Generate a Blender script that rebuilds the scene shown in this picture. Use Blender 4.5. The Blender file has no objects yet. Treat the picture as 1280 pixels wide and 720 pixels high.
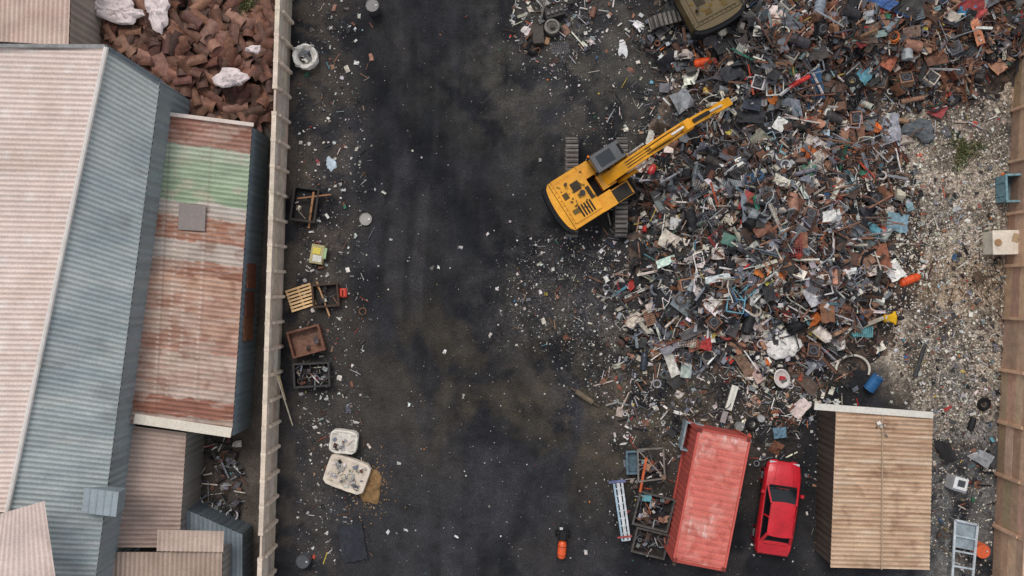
import bpy, math, random
import numpy as np
from mathutils import Matrix, Vector
random.seed(7); rng=np.random.RandomState(7)
R=random.random
def U(a,b): return a+(b-a)*random.random()
CH=44.0; F=1188.0; K=1.32
def W(u,v,h=0.0):
    s=(CH-h)/F
    return Vector(((u-640)*s,(360-v)*s,h))
def lin0(c):
    c=c/255.0
    return K*(c/12.92 if c<=0.04045 else ((c+0.055)/1.055)**2.4)
def C(r,g,b):
    c=[lin0(r),lin0(g),lin0(b)]; m=max(c)
    if m>.5:
        k=(.5+(.84-.5)*(1-math.exp(-(m-.5)/.34)))/m; c=[x*k for x in c]
    return tuple(c)
def jit(c,a=0.2):
    k=1+U(-a,a)
    k=min(k,.86/max(c)) if max(c)>0 else k
    return tuple(max(0.003,min(0.86,x*k*(1+U(-a,a)*0.25))) for x in c)

# ---------- noise ----------
TAB=np.random.RandomState(3).rand(256,256)
def vnoise(x,y,s=0):
    x=x+s*17.3; y=y+s*9.1
    xi=np.floor(x).astype(int); yi=np.floor(y).astype(int)
    fx=x-xi; fy=y-yi
    fx=fx*fx*(3-2*fx); fy=fy*fy*(3-2*fy)
    a=TAB[xi%256,yi%256]; b=TAB[(xi+1)%256,yi%256]; c=TAB[xi%256,(yi+1)%256]; d=TAB[(xi+1)%256,(yi+1)%256]
    return (a*(1-fx)+b*fx)*(1-fy)+(c*(1-fx)+d*fx)*fy
def fbm(x,y,s=0,o=4):
    t=0; a=0.5; n=0
    for i in range(o):
        t=t+a*vnoise(x*2**i,y*2**i,s+i*3); n+=a; a*=0.5
    return t/n
def fbr(x,y,s=0,o=5):   # rotated, warped
    wx=(fbm(x*.7,y*.7,s+50,3)-.5)*1.6; wy=(fbm(x*.7,y*.7,s+60,3)-.5)*1.6
    x,y=x+wx,y+wy
    t=0;a=.5;n=0
    for i in range(o):
        t=t+a*vnoise(x,y,s+i*3); n+=a; a*=.58
        x,y=(x*.8-y*.6)*2.03,(x*.6+y*.8)*2.03
    return t/n
def sst(a,b,x):
    t=np.clip((x-a)/(b-a),0,1); return t*t*(3-2*t)
def ell(u,v,cx,cy,rx,ry,soft=0.25,nz=None):
    d=np.sqrt(((u-cx)/rx)**2+((v-cy)/ry)**2)
    if nz is not None: d=d+(nz-0.5)*0.9
    return 1-sst(1-soft,1+soft,d)

# ---------- materials ----------
def mkmat(name,rough=0.7,metal=0.0,nscale=3.0,namt=0.35,fine=0.15,bump=0.15,spec=0.3,coat=0.0):
    m=bpy.data.materials.new(name); m.use_nodes=True
    nt=m.node_tree; N=nt.nodes; L=nt.links
    b=N['Principled BSDF']
    at=N.new('ShaderNodeAttribute'); at.attribute_name='Col'
    tc=N.new('ShaderNodeNewGeometry')
    n1=N.new('ShaderNodeTexNoise'); n1.inputs['Scale'].default_value=nscale; n1.inputs['Detail'].default_value=6; n1.inputs['Roughness'].default_value=0.65
    n2=N.new('ShaderNodeTexNoise'); n2.inputs['Scale'].default_value=nscale*9; n2.inputs['Detail'].default_value=3
    L.new(tc.outputs['Position'],n1.inputs['Vector']); L.new(tc.outputs['Position'],n2.inputs['Vector'])
    r1=N.new('ShaderNodeMapRange'); r1.inputs[1].default_value=0.3; r1.inputs[2].default_value=0.7; r1.inputs[3].default_value=1-namt; r1.inputs[4].default_value=1+namt*0.8
    r2=N.new('ShaderNodeMapRange'); r2.inputs[1].default_value=0.3; r2.inputs[2].default_value=0.7; r2.inputs[3].default_value=1-fine; r2.inputs[4].default_value=1+fine
    L.new(n1.outputs['Fac'],r1.inputs[0]); L.new(n2.outputs['Fac'],r2.inputs[0])
    mu=N.new('ShaderNodeMath'); mu.operation='MULTIPLY'
    L.new(r1.outputs[0],mu.inputs[0]); L.new(r2.outputs[0],mu.inputs[1])
    vm=N.new('ShaderNodeVectorMath'); vm.operation='SCALE'
    L.new(at.outputs['Color'],vm.inputs[0]); L.new(mu.outputs[0],vm.inputs['Scale'])
    L.new(vm.outputs[0],b.inputs['Base Color'])
    b.inputs['Roughness'].default_value=rough; b.inputs['Metallic'].default_value=metal
    b.inputs['Specular IOR Level'].default_value=spec
    b.inputs['Coat Weight'].default_value=coat; b.inputs['Coat Roughness'].default_value=0.12
    if bump>0:
        bp=N.new('ShaderNodeBump'); bp.inputs['Strength'].default_value=bump; bp.inputs['Distance'].default_value=0.05
        L.new(n2.outputs['Fac'],bp.inputs['Height']); L.new(bp.outputs[0],b.inputs['Normal'])
    return m
MATTE=mkmat('weathered_surface',0.85,0,2.5,0.25,0.15,0.2,0.2)
METAL=mkmat('worn_metal',0.5,0.3,2.0,0.35,0.2,0.1,0.4)
GLASS=mkmat('dark_glass',0.12,0,1,0.1,0.0,0,0.5)
PAINT=mkmat('vehicle_paint',0.38,0,1.6,0.22,0.12,0.0,0.45,0.25)
ROOF=mkmat('corrugated_sheet',0.75,0,1.3,0.1,0.1,0.05,0.2)
SCRAP=mkmat('scrap_surface',0.6,0.12,5.0,0.45,0.3,0.2,0.35)
MATS=[MATTE,METAL,GLASS,PAINT,ROOF,SCRAP]
MT,ME,GL,PA,RO,SC=range(6)

def gmat():
    m=bpy.data.materials.new('ground_surface'); m.use_nodes=True
    nt=m.node_tree; N=nt.nodes; L=nt.links; b=N['Principled BSDF']
    at=N.new('ShaderNodeAttribute'); at.attribute_name='Col'
    g=N.new('ShaderNodeNewGeometry')
    def noise(sc,de,ro=0.6):
        n=N.new('ShaderNodeTexNoise'); n.inputs['Scale'].default_value=sc; n.inputs['Detail'].default_value=de; n.inputs['Roughness'].default_value=ro
        L.new(g.outputs['Position'],n.inputs['Vector']); return n
    def mr(src,a,b_,c,d):
        r=N.new('ShaderNodeMapRange'); r.inputs[1].default_value=a; r.inputs[2].default_value=b_; r.inputs[3].default_value=c; r.inputs[4].default_value=d
        L.new(src,r.inputs[0]); return r.outputs[0]
    def ma(op,a,b_):
        x=N.new('ShaderNodeMath'); x.operation=op
        for i,s in enumerate((a,b_)):
            if isinstance(s,(int,float)): x.inputs[i].default_value=s
            else: L.new(s,x.inputs[i])
        return x.outputs[0]
    a=mr(noise(1.1,9,0.72).outputs['Fac'],0.3,0.7,0.6,1.45)
    c=mr(noise(14,4,0.7).outputs['Fac'],0.3,0.7,0.55,1.5)
    mul=ma('MULTIPLY',a,c)
    vo=N.new('ShaderNodeTexVoronoi'); vo.inputs['Scale'].default_value=9
    L.new(g.outputs['Position'],vo.inputs['Vector'])
    sep=N.new('ShaderNodeSeparateColor'); L.new(vo.outputs['Color'],sep.inputs[0])
    gv=mr(sep.outputs[0],0.0,1.0,0.45,1.7)
    vo2=N.new('ShaderNodeTexVoronoi'); vo2.inputs['Scale'].default_value=20
    L.new(g.outputs['Position'],vo2.inputs['Vector'])
    sep2=N.new('ShaderNodeSeparateColor'); L.new(vo2.outputs['Color'],sep2.inputs[0])
    gv2=mr(sep2.outputs[1],0.0,1.0,0.5,1.6)
    gg=ma('MULTIPLY',gv,gv2)
    mx=N.new('ShaderNodeMix'); mx.data_type='FLOAT'
    L.new(at.outputs['Alpha'],mx.inputs[0]); mx.inputs[2].default_value=1.0; L.new(gg,mx.inputs[3])
    tot=ma('MULTIPLY',mul,mx.outputs[0])
    v3=N.new('ShaderNodeTexVoronoi'); v3.inputs['Scale'].default_value=5
    L.new(g.outputs['Position'],v3.inputs['Vector'])
    near=mr(v3.outputs['Distance'],0.04,0.12,1.0,0.0)
    s3=N.new('ShaderNodeSeparateColor'); L.new(v3.outputs['Color'],s3.inputs[0])
    big=noise(0.35,3)
    th=mr(big.outputs['Fac'],0.35,0.65,0.95,0.68)
    pick=ma('GREATER_THAN',s3.outputs[0],th)
    grit=ma('MULTIPLY',ma('MULTIPLY',near,pick),mr(s3.outputs[1],0,1,0.02,0.25))
    vm=N.new('ShaderNodeVectorMath'); vm.operation='SCALE'
    L.new(at.outputs['Color'],vm.inputs[0]); L.new(tot,vm.inputs['Scale'])
    va=N.new('ShaderNodeVectorMath'); va.operation='ADD'
    cc=N.new('ShaderNodeCombineXYZ')
    for i in range(3): L.new(grit,cc.inputs[i])
    L.new(vm.outputs[0],va.inputs[0]); L.new(cc.outputs[0],va.inputs[1])
    L.new(va.outputs[0],b.inputs['Base Color'])
    wet=mr(noise(0.3,5,0.6).outputs['Fac'],0.52,0.62,0.88,0.55)
    L.new(wet,b.inputs['Roughness']); b.inputs['Specular IOR Level'].default_value=0.16
    bp=N.new('ShaderNodeBump'); bp.inputs['Strength'].default_value=0.35; bp.inputs['Distance'].default_value=0.06
    L.new(tot,bp.inputs['Height']); L.new(bp.outputs[0],b.inputs['Normal'])
    return m
GROUND=gmat()

# ---------- mesh builder ----------
class MB:
    def __init__(s): s.v=[]; s.f=[]; s.c=[]; s.m=[]; s.M=Matrix.Identity(4)
    def at(s,p,yaw=0.0,h=None):
        s.M=Matrix.Translation(Vector(p))@Matrix.Rotation(yaw,4,'Z'); return s
    def add(s,vs,fs,col,mat=0):
        b=len(s.v); M=s.M
        s.v.extend([tuple(M@Vector(p)) for p in vs])
        for i,f in enumerate(fs):
            s.f.append(tuple(b+k for k in f)); s.c.append(col[i] if isinstance(col,list) else col); s.m.append(mat)
    def box(s,c,d,col,mat=0,rot=None,taper=1.0):
        x,y,z=d[0]/2,d[1]/2,d[2]/2
        vs=[Vector((sx*x*(taper if sz>0 else 1),sy*y*(taper if sz>0 else 1),sz*z)) for sz in(-1,1) for sx,sy in((-1,-1),(1,-1),(1,1),(-1,1))]
        if rot is not None: vs=[rot@p for p in vs]
        c=Vector(c)
        s.add([p+c for p in vs],[(3,2,1,0),(4,5,6,7),(0,1,5,4),(1,2,6,5),(2,3,7,6),(3,0,4,7)],col,mat)
    def beam(s,p0,p1,w,t,col,mat=0):
        p0=Vector(p0);p1=Vector(p1);d=p1-p0;L=d.length
        q=d.to_track_quat('X','Z').to_matrix()
        s.box((p0+p1)/2,(L,w,t),col,mat,q)
    def cyl(s,p0,p1,r0,col,mat=0,r1=None,n=12,caps=True):
        r1=r0 if r1 is None else r1
        p0=Vector(p0);p1=Vector(p1); q=(p1-p0).to_track_quat('Z','Y').to_matrix()
        vs=[];fs=[]
        for p,r in((p0,r0),(p1,r1)):
            for i in range(n):
                a=2*math.pi*i/n; vs.append(p+q@Vector((r*math.cos(a),r*math.sin(a),0)))
        for i in range(n): fs.append((i,(i+1)%n,n+(i+1)%n,n+i))
        if caps: fs+= [tuple(range(n-1,-1,-1)),tuple(range(n,2*n))]
        s.add(vs,fs,col,mat)
    def tube(s,pts,r,col,mat=0,n=6):
        for a,b in zip(pts[:-1],pts[1:]): s.cyl(a,b,r,col,mat,n=n)
    def lathe(s,prof,col,mat=0,n=20,rot=None,c=(0,0,0),power=2.0,jt=0.0,sx=1,sy=1):
        vs=[];fs=[];c=Vector(c)
        for (r,z) in prof:
            for i in range(n):
                a=2*math.pi*i/n; ca,sa=math.cos(a),math.sin(a)
                k=(abs(ca)**power+abs(sa)**power)**(-1/power)
                p=Vector((r*k*ca*sx*(1+U(-jt,jt)),r*k*sa*sy*(1+U(-jt,jt)),z+U(-jt,jt)*0.5))
                if rot is not None: p=rot@p
                vs.append(c+p)
        m=len(prof)
        for j in range(m-1):
            for i in range(n): fs.append((j*n+i,j*n+(i+1)%n,(j+1)*n+(i+1)%n,(j+1)*n+i))
        s.add(vs,fs,col,mat)
    def torus(s,c,Rr,r,col,mat=0,rot=None,n=20,k=8,arc=1.0):
        vs=[];fs=[];c=Vector(c)
        nn=n if arc>=1 else n+1
        for i in range(nn):
            a=2*math.pi*arc*i/n
            for j in range(k):
                b=2*math.pi*j/k
                p=Vector(((Rr+r*math.cos(b))*math.cos(a),(Rr+r*math.cos(b))*math.sin(a),r*math.sin(b)))
                if rot is not None: p=rot@p
                vs.append(c+p)
        for i in range(n):
            i2=(i+1)%nn if arc>=1 else i+1
            for j in range(k): fs.append((i*k+j,i2*k+j,i2*k+(j+1)%k,i*k+(j+1)%k))
        s.add(vs,fs,col,mat)
    def crumple(s,c,w,l,col,mat=0,rot=None,amp=0.15,n=3,curve=0.0):
        vs=[];fs=[];c=Vector(c)
        for i in range(n+1):
            for j in range(n+1):
                x=(i/n-0.5)*w; y=(j/n-0.5)*l
                p=Vector((x+U(-1,1)*amp*w*0.5,y+U(-1,1)*amp*l*0.5,U(-1,1)*amp*min(w,l)-curve*((y/l*2)**2)*l))
                if rot is not None: p=rot@p
                vs.append(c+p)
        for i in range(n):
            for j in range(n):
                a=i*(n+1)+j; fs.append((a,a+n+1,a+n+2,a+1))
        s.add(vs,fs,[jit(col,0.12) for _ in fs],mat)
    def cloth(s,c,r,col,mat=0,h=0.25,seed=0,n=30,m=9,sx=1,sy=1):
        vs=[];fs=[]
        for j in range(0,m+1):
            for i in range(n):
                a=2*math.pi*i/n; ca,sa=math.cos(a),math.sin(a)
                k=0.45+1.1*float(fbm(np.float64(ca*1.5+5),np.float64(sa*1.5+5),seed,3))
                rr=r*k*j/m
                x,y=rr*ca*sx,rr*sa*sy
                f=float(fbm(np.float64(x*4+3),np.float64(y*4+3),seed+2,3))
                zz=h*(1-(j/m)**2)*.6+h*1.3*abs(f-.5)*2*(1 if j<m else .2)+0.02
                vs.append(Vector(c)+Vector((x,y,zz)))
        for j in range(m):
            for i in range(n):
                a=j*n+i;b=j*n+(i+1)%n; fs.append((a,a+n,b+n,b) if j>0 else (a,a+n,b+n))
        s.add(vs,fs,col,mat)
    def build(s,name,smooth=0.6,bevel=0.0,parent=None):
        me=bpy.data.meshes.new(name); me.from_pydata(s.v,[],s.f)
        for m in MATS: me.materials.append(m)
        me.polygons.foreach_set('material_index',np.array(s.m,dtype=np.int32))
        ca=me.color_attributes.new(name='Col',type='FLOAT_COLOR',domain='CORNER')
        lt=np.array([len(f) for f in s.f]); cc=np.ones((len(s.f),4),dtype=np.float32); cc[:,:3]=np.array(s.c)[:,:3]
        ca.data.foreach_set('color',np.repeat(cc,lt,axis=0).ravel())
        if smooth:
            me.polygons.foreach_set('use_smooth',np.ones(len(s.f),dtype=bool)); me.set_sharp_from_angle(angle=smooth)
        me.update()
        o=bpy.data.objects.new(name,me); bpy.context.collection.objects.link(o)
        if bevel>0:
            b=o.modifiers.new('bevel','BEVEL'); b.width=bevel; b.segments=2; b.limit_method='ANGLE'; b.angle_limit=0.7
        if parent: o.parent=parent
        return o
def empty(name):
    o=bpy.data.objects.new(name,None); bpy.context.collection.objects.link(o); return o
def gridobj(name,P,col,mat,parent=None,smooth=True):
    n,m=P.shape[:2]
    me=bpy.data.meshes.new(name)
    idx=np.arange(n*m).reshape(n,m)
    q=np.stack([idx[:-1,:-1],idx[1:,:-1],idx[1:,1:],idx[:-1,1:]],-1).reshape(-1,4)
    me.vertices.add(n*m); me.vertices.foreach_set('co',P.reshape(-1).astype(np.float32))
    me.loops.add(q.size); me.loops.foreach_set('vertex_index',q.reshape(-1).astype(np.int32))
    me.polygons.add(len(q)); me.polygons.foreach_set('loop_start',np.arange(0,q.size,4,dtype=np.int32))
    try: me.polygons.foreach_set('loop_total',np.full(len(q),4,dtype=np.int32))
    except Exception: pass
    me.update(calc_edges=True); me.validate()
    ca=me.color_attributes.new(name='Col',type='FLOAT_COLOR',domain='POINT')
    cc=np.ones((n*m,4),dtype=np.float32); col=col.reshape(n*m,-1); cc[:,:col.shape[1]]=col
    ca.data.foreach_set('color',cc.ravel())
    me.materials.append(mat)
    me.polygons.foreach_set('use_smooth',np.full(len(q),smooth,dtype=bool))
    o=bpy.data.objects.new(name,me); bpy.context.collection.objects.link(o)
    if parent: o.parent=parent
    return o
def mixc(a,b,m):
    return a*(1-m[...,None])+b*m[...,None]
def CA(r,g,b): return np.array(C(r,g,b))

# ---------- heap height in survey units ----------
def gs(u,v,cx,cy,rx,ry): return np.exp(-(((u-cx)/rx)**2+((v-cy)/ry)**2))
def heap(u,v):
    h=2.0*gs(u,v,965,270,110,125)+1.0*gs(u,v,1050,330,60,80)+0.8*gs(u,v,880,370,70,60)+1.9*gs(u,v,1100,20,170,70)+1.2*gs(u,v,960,70,70,60)
    h=h*(0.6+0.8*fbm(u/45.,v/45.,2))
    return np.maximum(h-0.12,-0.1)
def hz(u,v): return max(0.0,float(heap(np.float64(u),np.float64(v))))
ME1=[(950,285,145,160),(895,375,112,80),(860,225,65,70),(1042,330,66,112),(1010,175,100,90)]
ME2=[(1090,32,230,90),(965,70,85,85)]
def mask_main(u,v,nz=None):
    m=0
    for e in ME1+ME2: m=np.maximum(m,ell(u,v,*e,soft=0.25,nz=nz))
    return m

# ---------- ground ----------
def build_ground():
    xs=np.concatenate([[-1500,-500,-150,-60,-40],np.linspace(-30,30,501),[40,60,150,500,1500]])
    ys=np.concatenate([[-1500,-500,-150,-60,-30],np.linspace(-20,20,341),[30,60,150,500,1500]])
    X,Y=np.meshgrid(xs,ys,indexing='ij')
    u=640+27*X; v=360-27*Y
    n1=fbm(u/60,v/60,1); n2=fbr(u/26,v/26,5); n3=fbr(u/160,v/160,9,4); n4=fbr(u/55,v/75,31,6); nb=fbr(u/70,v/70,81,6)
    wob=70*(fbm(u/500,v/330,4,2)-.5)
    st=fbm((u+wob)/6.,v/300,11,3); st2=fbm((u-wob*.6)/16.,v/500,13,3)
    one=np.ones(u.shape+(3,))
    c=mixc(CA(30,31,35)*one,CA(47,47,51),sst(.35,.7,nb))
    c=mixc(c,CA(19,20,24),sst(.48,.7,n3)*0.6)
    c=mixc(c,CA(57,54,53),sst(.5,.75,n4)*.5)
    road=sst(430,500,u)*(1-sst(690,790,u))
    c=mixc(c,CA(54,55,59),road*sst(.5,.8,st)*0.28*sst(.35,.6,n4))
    c=mixc(c,CA(18,19,22),road*sst(.48,.7,st2)*0.45*sst(.3,.6,n4))
    for (x0,a,per,ph,w_) in ((520,26,700,0.4,3),(562,26,700,0.4,3),(600,-34,900,1.2,3.5),(645,-34,900,1.2,3.5)):
        xx=x0+a*np.sin(v/per*2*np.pi+ph)
        m=np.exp(-((u-xx)/w_)**2)*sst(.45,.65,fbm(u/40,v/90,int(x0)))
        c=mixc(c,CA(58,59,62),m*.18)
    c=mixc(c,CA(76,69,62),(1-sst(380,475,u+90*(n1-.5)))*0.7*sst(.35,.65,n2))
    b1=ell(u,v,690,500,290,100,0.8,nb)*0.75
    c=mixc(c,CA(62,56,46),b1*sst(.35,.62,n4))
    b1=ell(u,v,850,480,150,95,0.6,nb)*0.7
    c=mixc(c,CA(84,76,65),b1*sst(.35,.62,n2))
    b2=ell(u,v,750,80,150,130,0.7,nb)*0.7
    c=mixc(c,CA(76,73,68),b2*sst(.33,.65,n2))
    c=mixc(c,CA(66,63,62),ell(u,v,720,370,100,110,0.6,nb)*0.55*sst(.33,.65,n2))
    c=mixc(c,CA(54,53,55),ell(u,v,450,600,120,150,0.7,nb)*0.5)
    mm=mask_main(u,v,n1)
    c=mixc(c,CA(50,45,41),mm*0.8)
    pr=np.maximum.reduce([ell(u,v,1175,230,120,130,0.3,n1),ell(u,v,1190,380,125,110,0.35,n1),ell(u,v,1200,490,80,70,0.4,n1),ell(u,v,1260,110,70,60,.4,n1)])
    c=mixc(c,mixc(CA(138,127,115)*one,CA(96,88,79),sst(.4,.65,n2)),pr*(0.92-0.35*sst(.45,.65,nb)))
    br=ell(u,v,1200,640,60,170,0.4,n1)
    c=mixc(c,CA(106,105,104),br*0.75*sst(.33,.7,n2))
    c=mixc(c,CA(116,96,74),ell(u,v,1195,350,90,35,0.5,nb)*0.55)
    lw=1-sst(335,345,u)
    c=mixc(c,mixc(CA(58,54,51)*one,CA(88,80,74),n2),lw)
    rw=sst(1262,1272,u)
    c=mixc(c,CA(140,108,86),rw)
    far=sst(60,150,np.sqrt(X**2+Y**2))
    c=mixc(c,CA(95,88,78),far)
    al=np.clip(pr*0.9+mm*0.6+br*0.4+ell(u,v,720,370,110,90,0.6,n1)*0.6+ell(u,v,850,480,130,70,0.6,n1)*.5,0,1)
    col=np.concatenate([c,al[...,None]],-1)
    Z=0.05*(n1-.5)
    Z=np.where(far>0,0,Z)
    gridobj('ground',np.stack([X,Y,Z],-1),col,GROUND)
build_ground()

# ---------- pieces ----------
RUST=[C(98,68,54),C(116,80,62),C(78,56,48),C(92,76,68),C(66,52,46),C(140,106,86),C(104,66,52),C(124,92,76)]
DARK=[C(36,36,40),C(28,28,32),C(50,48,50),C(62,58,58),C(42,40,42),C(72,70,72)]
GREY=[C(124,126,130),C(100,102,108),C(152,152,154),C(84,86,92),C(108,112,122)]
PALE=[C(208,202,194),C(182,172,162),C(228,224,220),C(162,154,142)]
POP=[C(165,46,42),C(170,76,56),C(56,86,120),C(84,132,146),C(50,96,78),C(205,116,58),C(180,158,76),C(130,154,166),C(140,60,60)]
def pick(w):
    t=R()*sum(w); g=[RUST,DARK,GREY,PALE,POP]
    for a,b in zip(w,g):
        if t<a: return jit(random.choice(b),0.25)
        t-=a
    return jit(DARK[0])
def rot3(tilt):
    return (Matrix.Rotation(U(0,6.283),3,'Z')@Matrix.Rotation(random.gauss(0,tilt),3,'X')@Matrix.Rotation(random.gauss(0,tilt),3,'Y'))
def piece(mb,p,w,s=1.0,tilt=0.3):
    t=R(); c=pick(w); q=rot3(tilt); p=Vector(p)
    if t<0.34:
        L=s*U(0.3,1.3); r=U(0.015,0.045)*s; d=q@Vector((L/2,0,0)); mb.cyl(p-d,p+d,r,c,SC,n=5)
    elif t<0.46:
        L=s*U(0.4,1.4); wd=U(0.04,0.10)*s
        mb.box(p,(L,wd,0.02),c,SC,q); mb.box(p+q@Vector((0,wd/2,wd/2)),(L,0.02,wd),c,SC,q)
    elif t<0.66:
        mb.crumple(p,U(.12,.55)*s,U(.15,.7)*s,c,SC,q,amp=U(.04,.3),n=random.choice((2,3)))
    elif t<0.76:
        mb.box(p,(U(.12,.5)*s,U(.1,.35)*s,U(.05,.25)*s),c,SC,q,taper=U(.8,1))
    elif t<0.82:
        mb.box(p,(U(.2,.6)*s,U(.15,.4)*s,0.02),c,SC,q)
    elif t<0.87:
        mb.torus(p,U(.1,.28)*s,U(.02,.06)*s,c,SC,q,n=14,k=5)
    elif t<0.91:
        r=U(.06,.16)*s; d=q@Vector((0,U(.05,.3)*s,0)); mb.cyl(p-d,p+d,r,c,SC,n=10)
    else:
        pts=[p]; d=q@Vector((1,0,0))
        for i in range(6):
            d=(d+Vector((U(-.6,.6),U(-.6,.6),U(-.2,.2)))).normalized(); pts.append(pts[-1]+d*0.16*s)
        mb.tube(pts,0.012*s+0.006,c,SC,n=4)
def bigitem(mb,p,w):
    p=Vector(p); t=random.choice(('bike','chair','mesh','sheet','sheet','sheet','duct','drum','frame','coil','rad','gutter','appl')); c=pick(w); q=rot3(.28)
    X=lambda x,y,z:p+q@Vector((x,y,z))
    if t=='bike':
        for x in(-.5,.5): mb.torus(X(x,0,0),.31,.018,C(40,40,42),SC,q,n=20,k=4); mb.torus(X(x,0,0),.04,.02,C(120,120,120),SC,q,n=8,k=4)
        for a,b in(((-.5,0),(-.15,.05)),((-.15,.05),(-.22,.42)),((-.22,.42),(-.5,0)),((-.15,.05),(.35,.38)),((-.22,.38),(.33,.44)),((.33,.5),(.5,0))): mb.cyl(X(a[0],a[1],.03),X(b[0],b[1],.03),.018,c,SC,n=5)
    elif t=='chair':
        mb.box(X(0,0,0),(.42,.42,.04),c,SC,q)
        mb.box(X(0,-.22,.25),(.4,.03,.35),c,SC,q)
        for x in(-.18,.18):
            for y in(-.18,.18): mb.cyl(X(x,y,0),X(x*1.1,y*1.1,-.42),.014,GREY[0],SC,n=5)
    elif t=='mesh':
        w_,l_=U(.5,.9),U(.6,1.3)
        for i in range(8): mb.cyl(X(-w_/2+w_*i/7,-l_/2,0),X(-w_/2+w_*i/7,l_/2,0),.009,c,SC,n=4)
        for i in range(10): mb.cyl(X(-w_/2,-l_/2+l_*i/9,.01),X(w_/2,-l_/2+l_*i/9,.01),.009,c,SC,n=4)
    elif t=='sheet': mb.crumple(p,U(.4,1.0),U(.6,1.5),c,SC,q,amp=.07,n=5)
    elif t=='duct':
        a=U(.5,1.2); r=U(.08,.15); mb.cyl(X(-a/2,0,0),X(a/2,0,0),r,c,SC,n=14,caps=False); mb.cyl(X(-a/2,0,0),X(a/2,0,0),r*.9,DARK[1],SC,n=14)
        for k in range(5): mb.torus(X(-a/2+a*k/4,0,0),r,.012,c,SC,q@Matrix.Rotation(math.pi/2,3,'Y'),n=14,k=4)
    elif t=='drum':
        mb.lathe([(.01,-.4),(.24,-.4),(.25,-.13),(.26,-.12),(.25,-.11),(.25,.12),(.26,.13),(.25,.14),(.25,.4),(.23,.38),(.01,.38)],c,SC,n=18,rot=q@Matrix.Rotation(1.3,3,'X'),c=p,jt=.06)
    elif t=='frame':
        a,b=U(.4,.8),U(.6,1.3)
        for x0,y0,x1,y1 in((-a/2,-b/2,a/2,-b/2),(a/2,-b/2,a/2,b/2),(a/2,b/2,-a/2,b/2),(-a/2,b/2,-a/2,-b/2),(-a/2,0,a/2,0)): mb.beam(X(x0,y0,0),X(x1,y1,0),.05,.04,c,SC)
    elif t=='coil':
        for k in range(5): mb.torus(X(U(-.03,.03),U(-.03,.03),k*.03),U(.18,.28),.012,c,SC,q,n=18,k=4)
    elif t=='rad':
        for k in range(9): mb.box(X(-.36+k*.09,0,0),(.065,.5,.09),c,SC,q)
        for y in(-.22,.22): mb.cyl(X(-.4,y,0),X(.4,y,0),.025,c,SC,n=6)
    elif t=='gutter':
        a=U(1,2.2)
        mb.box(X(0,0,0),(a,.14,.015),c,SC,q); mb.box(X(0,.07,.04),(a,.012,.08),c,SC,q); mb.box(X(0,-.07,.04),(a,.012,.08),c,SC,q)
    else:
        mb.box(X(0,0,0),(.6,.55,.45),c,SC,q,taper=.97); mb.box(X(0,0,.23),(.48,.42,.02),DARK[2],SC,q); mb.torus(X(0,0,.245),.16,.02,GREY[1],SC,q,n=14,k=4)
KEEP=[(1113,398,26),(1086,487,14),(1137,349,14),(977,473,14),(917,497,14),(1204,188,14)]
def blocked(u,v): return any((u-a)**2+(v-b)**2<r*r for a,b,r in KEEP)
def wts(u,v):
    if v<130 and u>950+(v*0.3): return (46,28,14,9,4)
    if v<170 and u<1010: return (18,52,18,9,3)
    if u>1000: return (40,24,18,16,4)
    if v>340: return (20,32,18,25,5)
    return (24,34,20,19,4)
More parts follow.
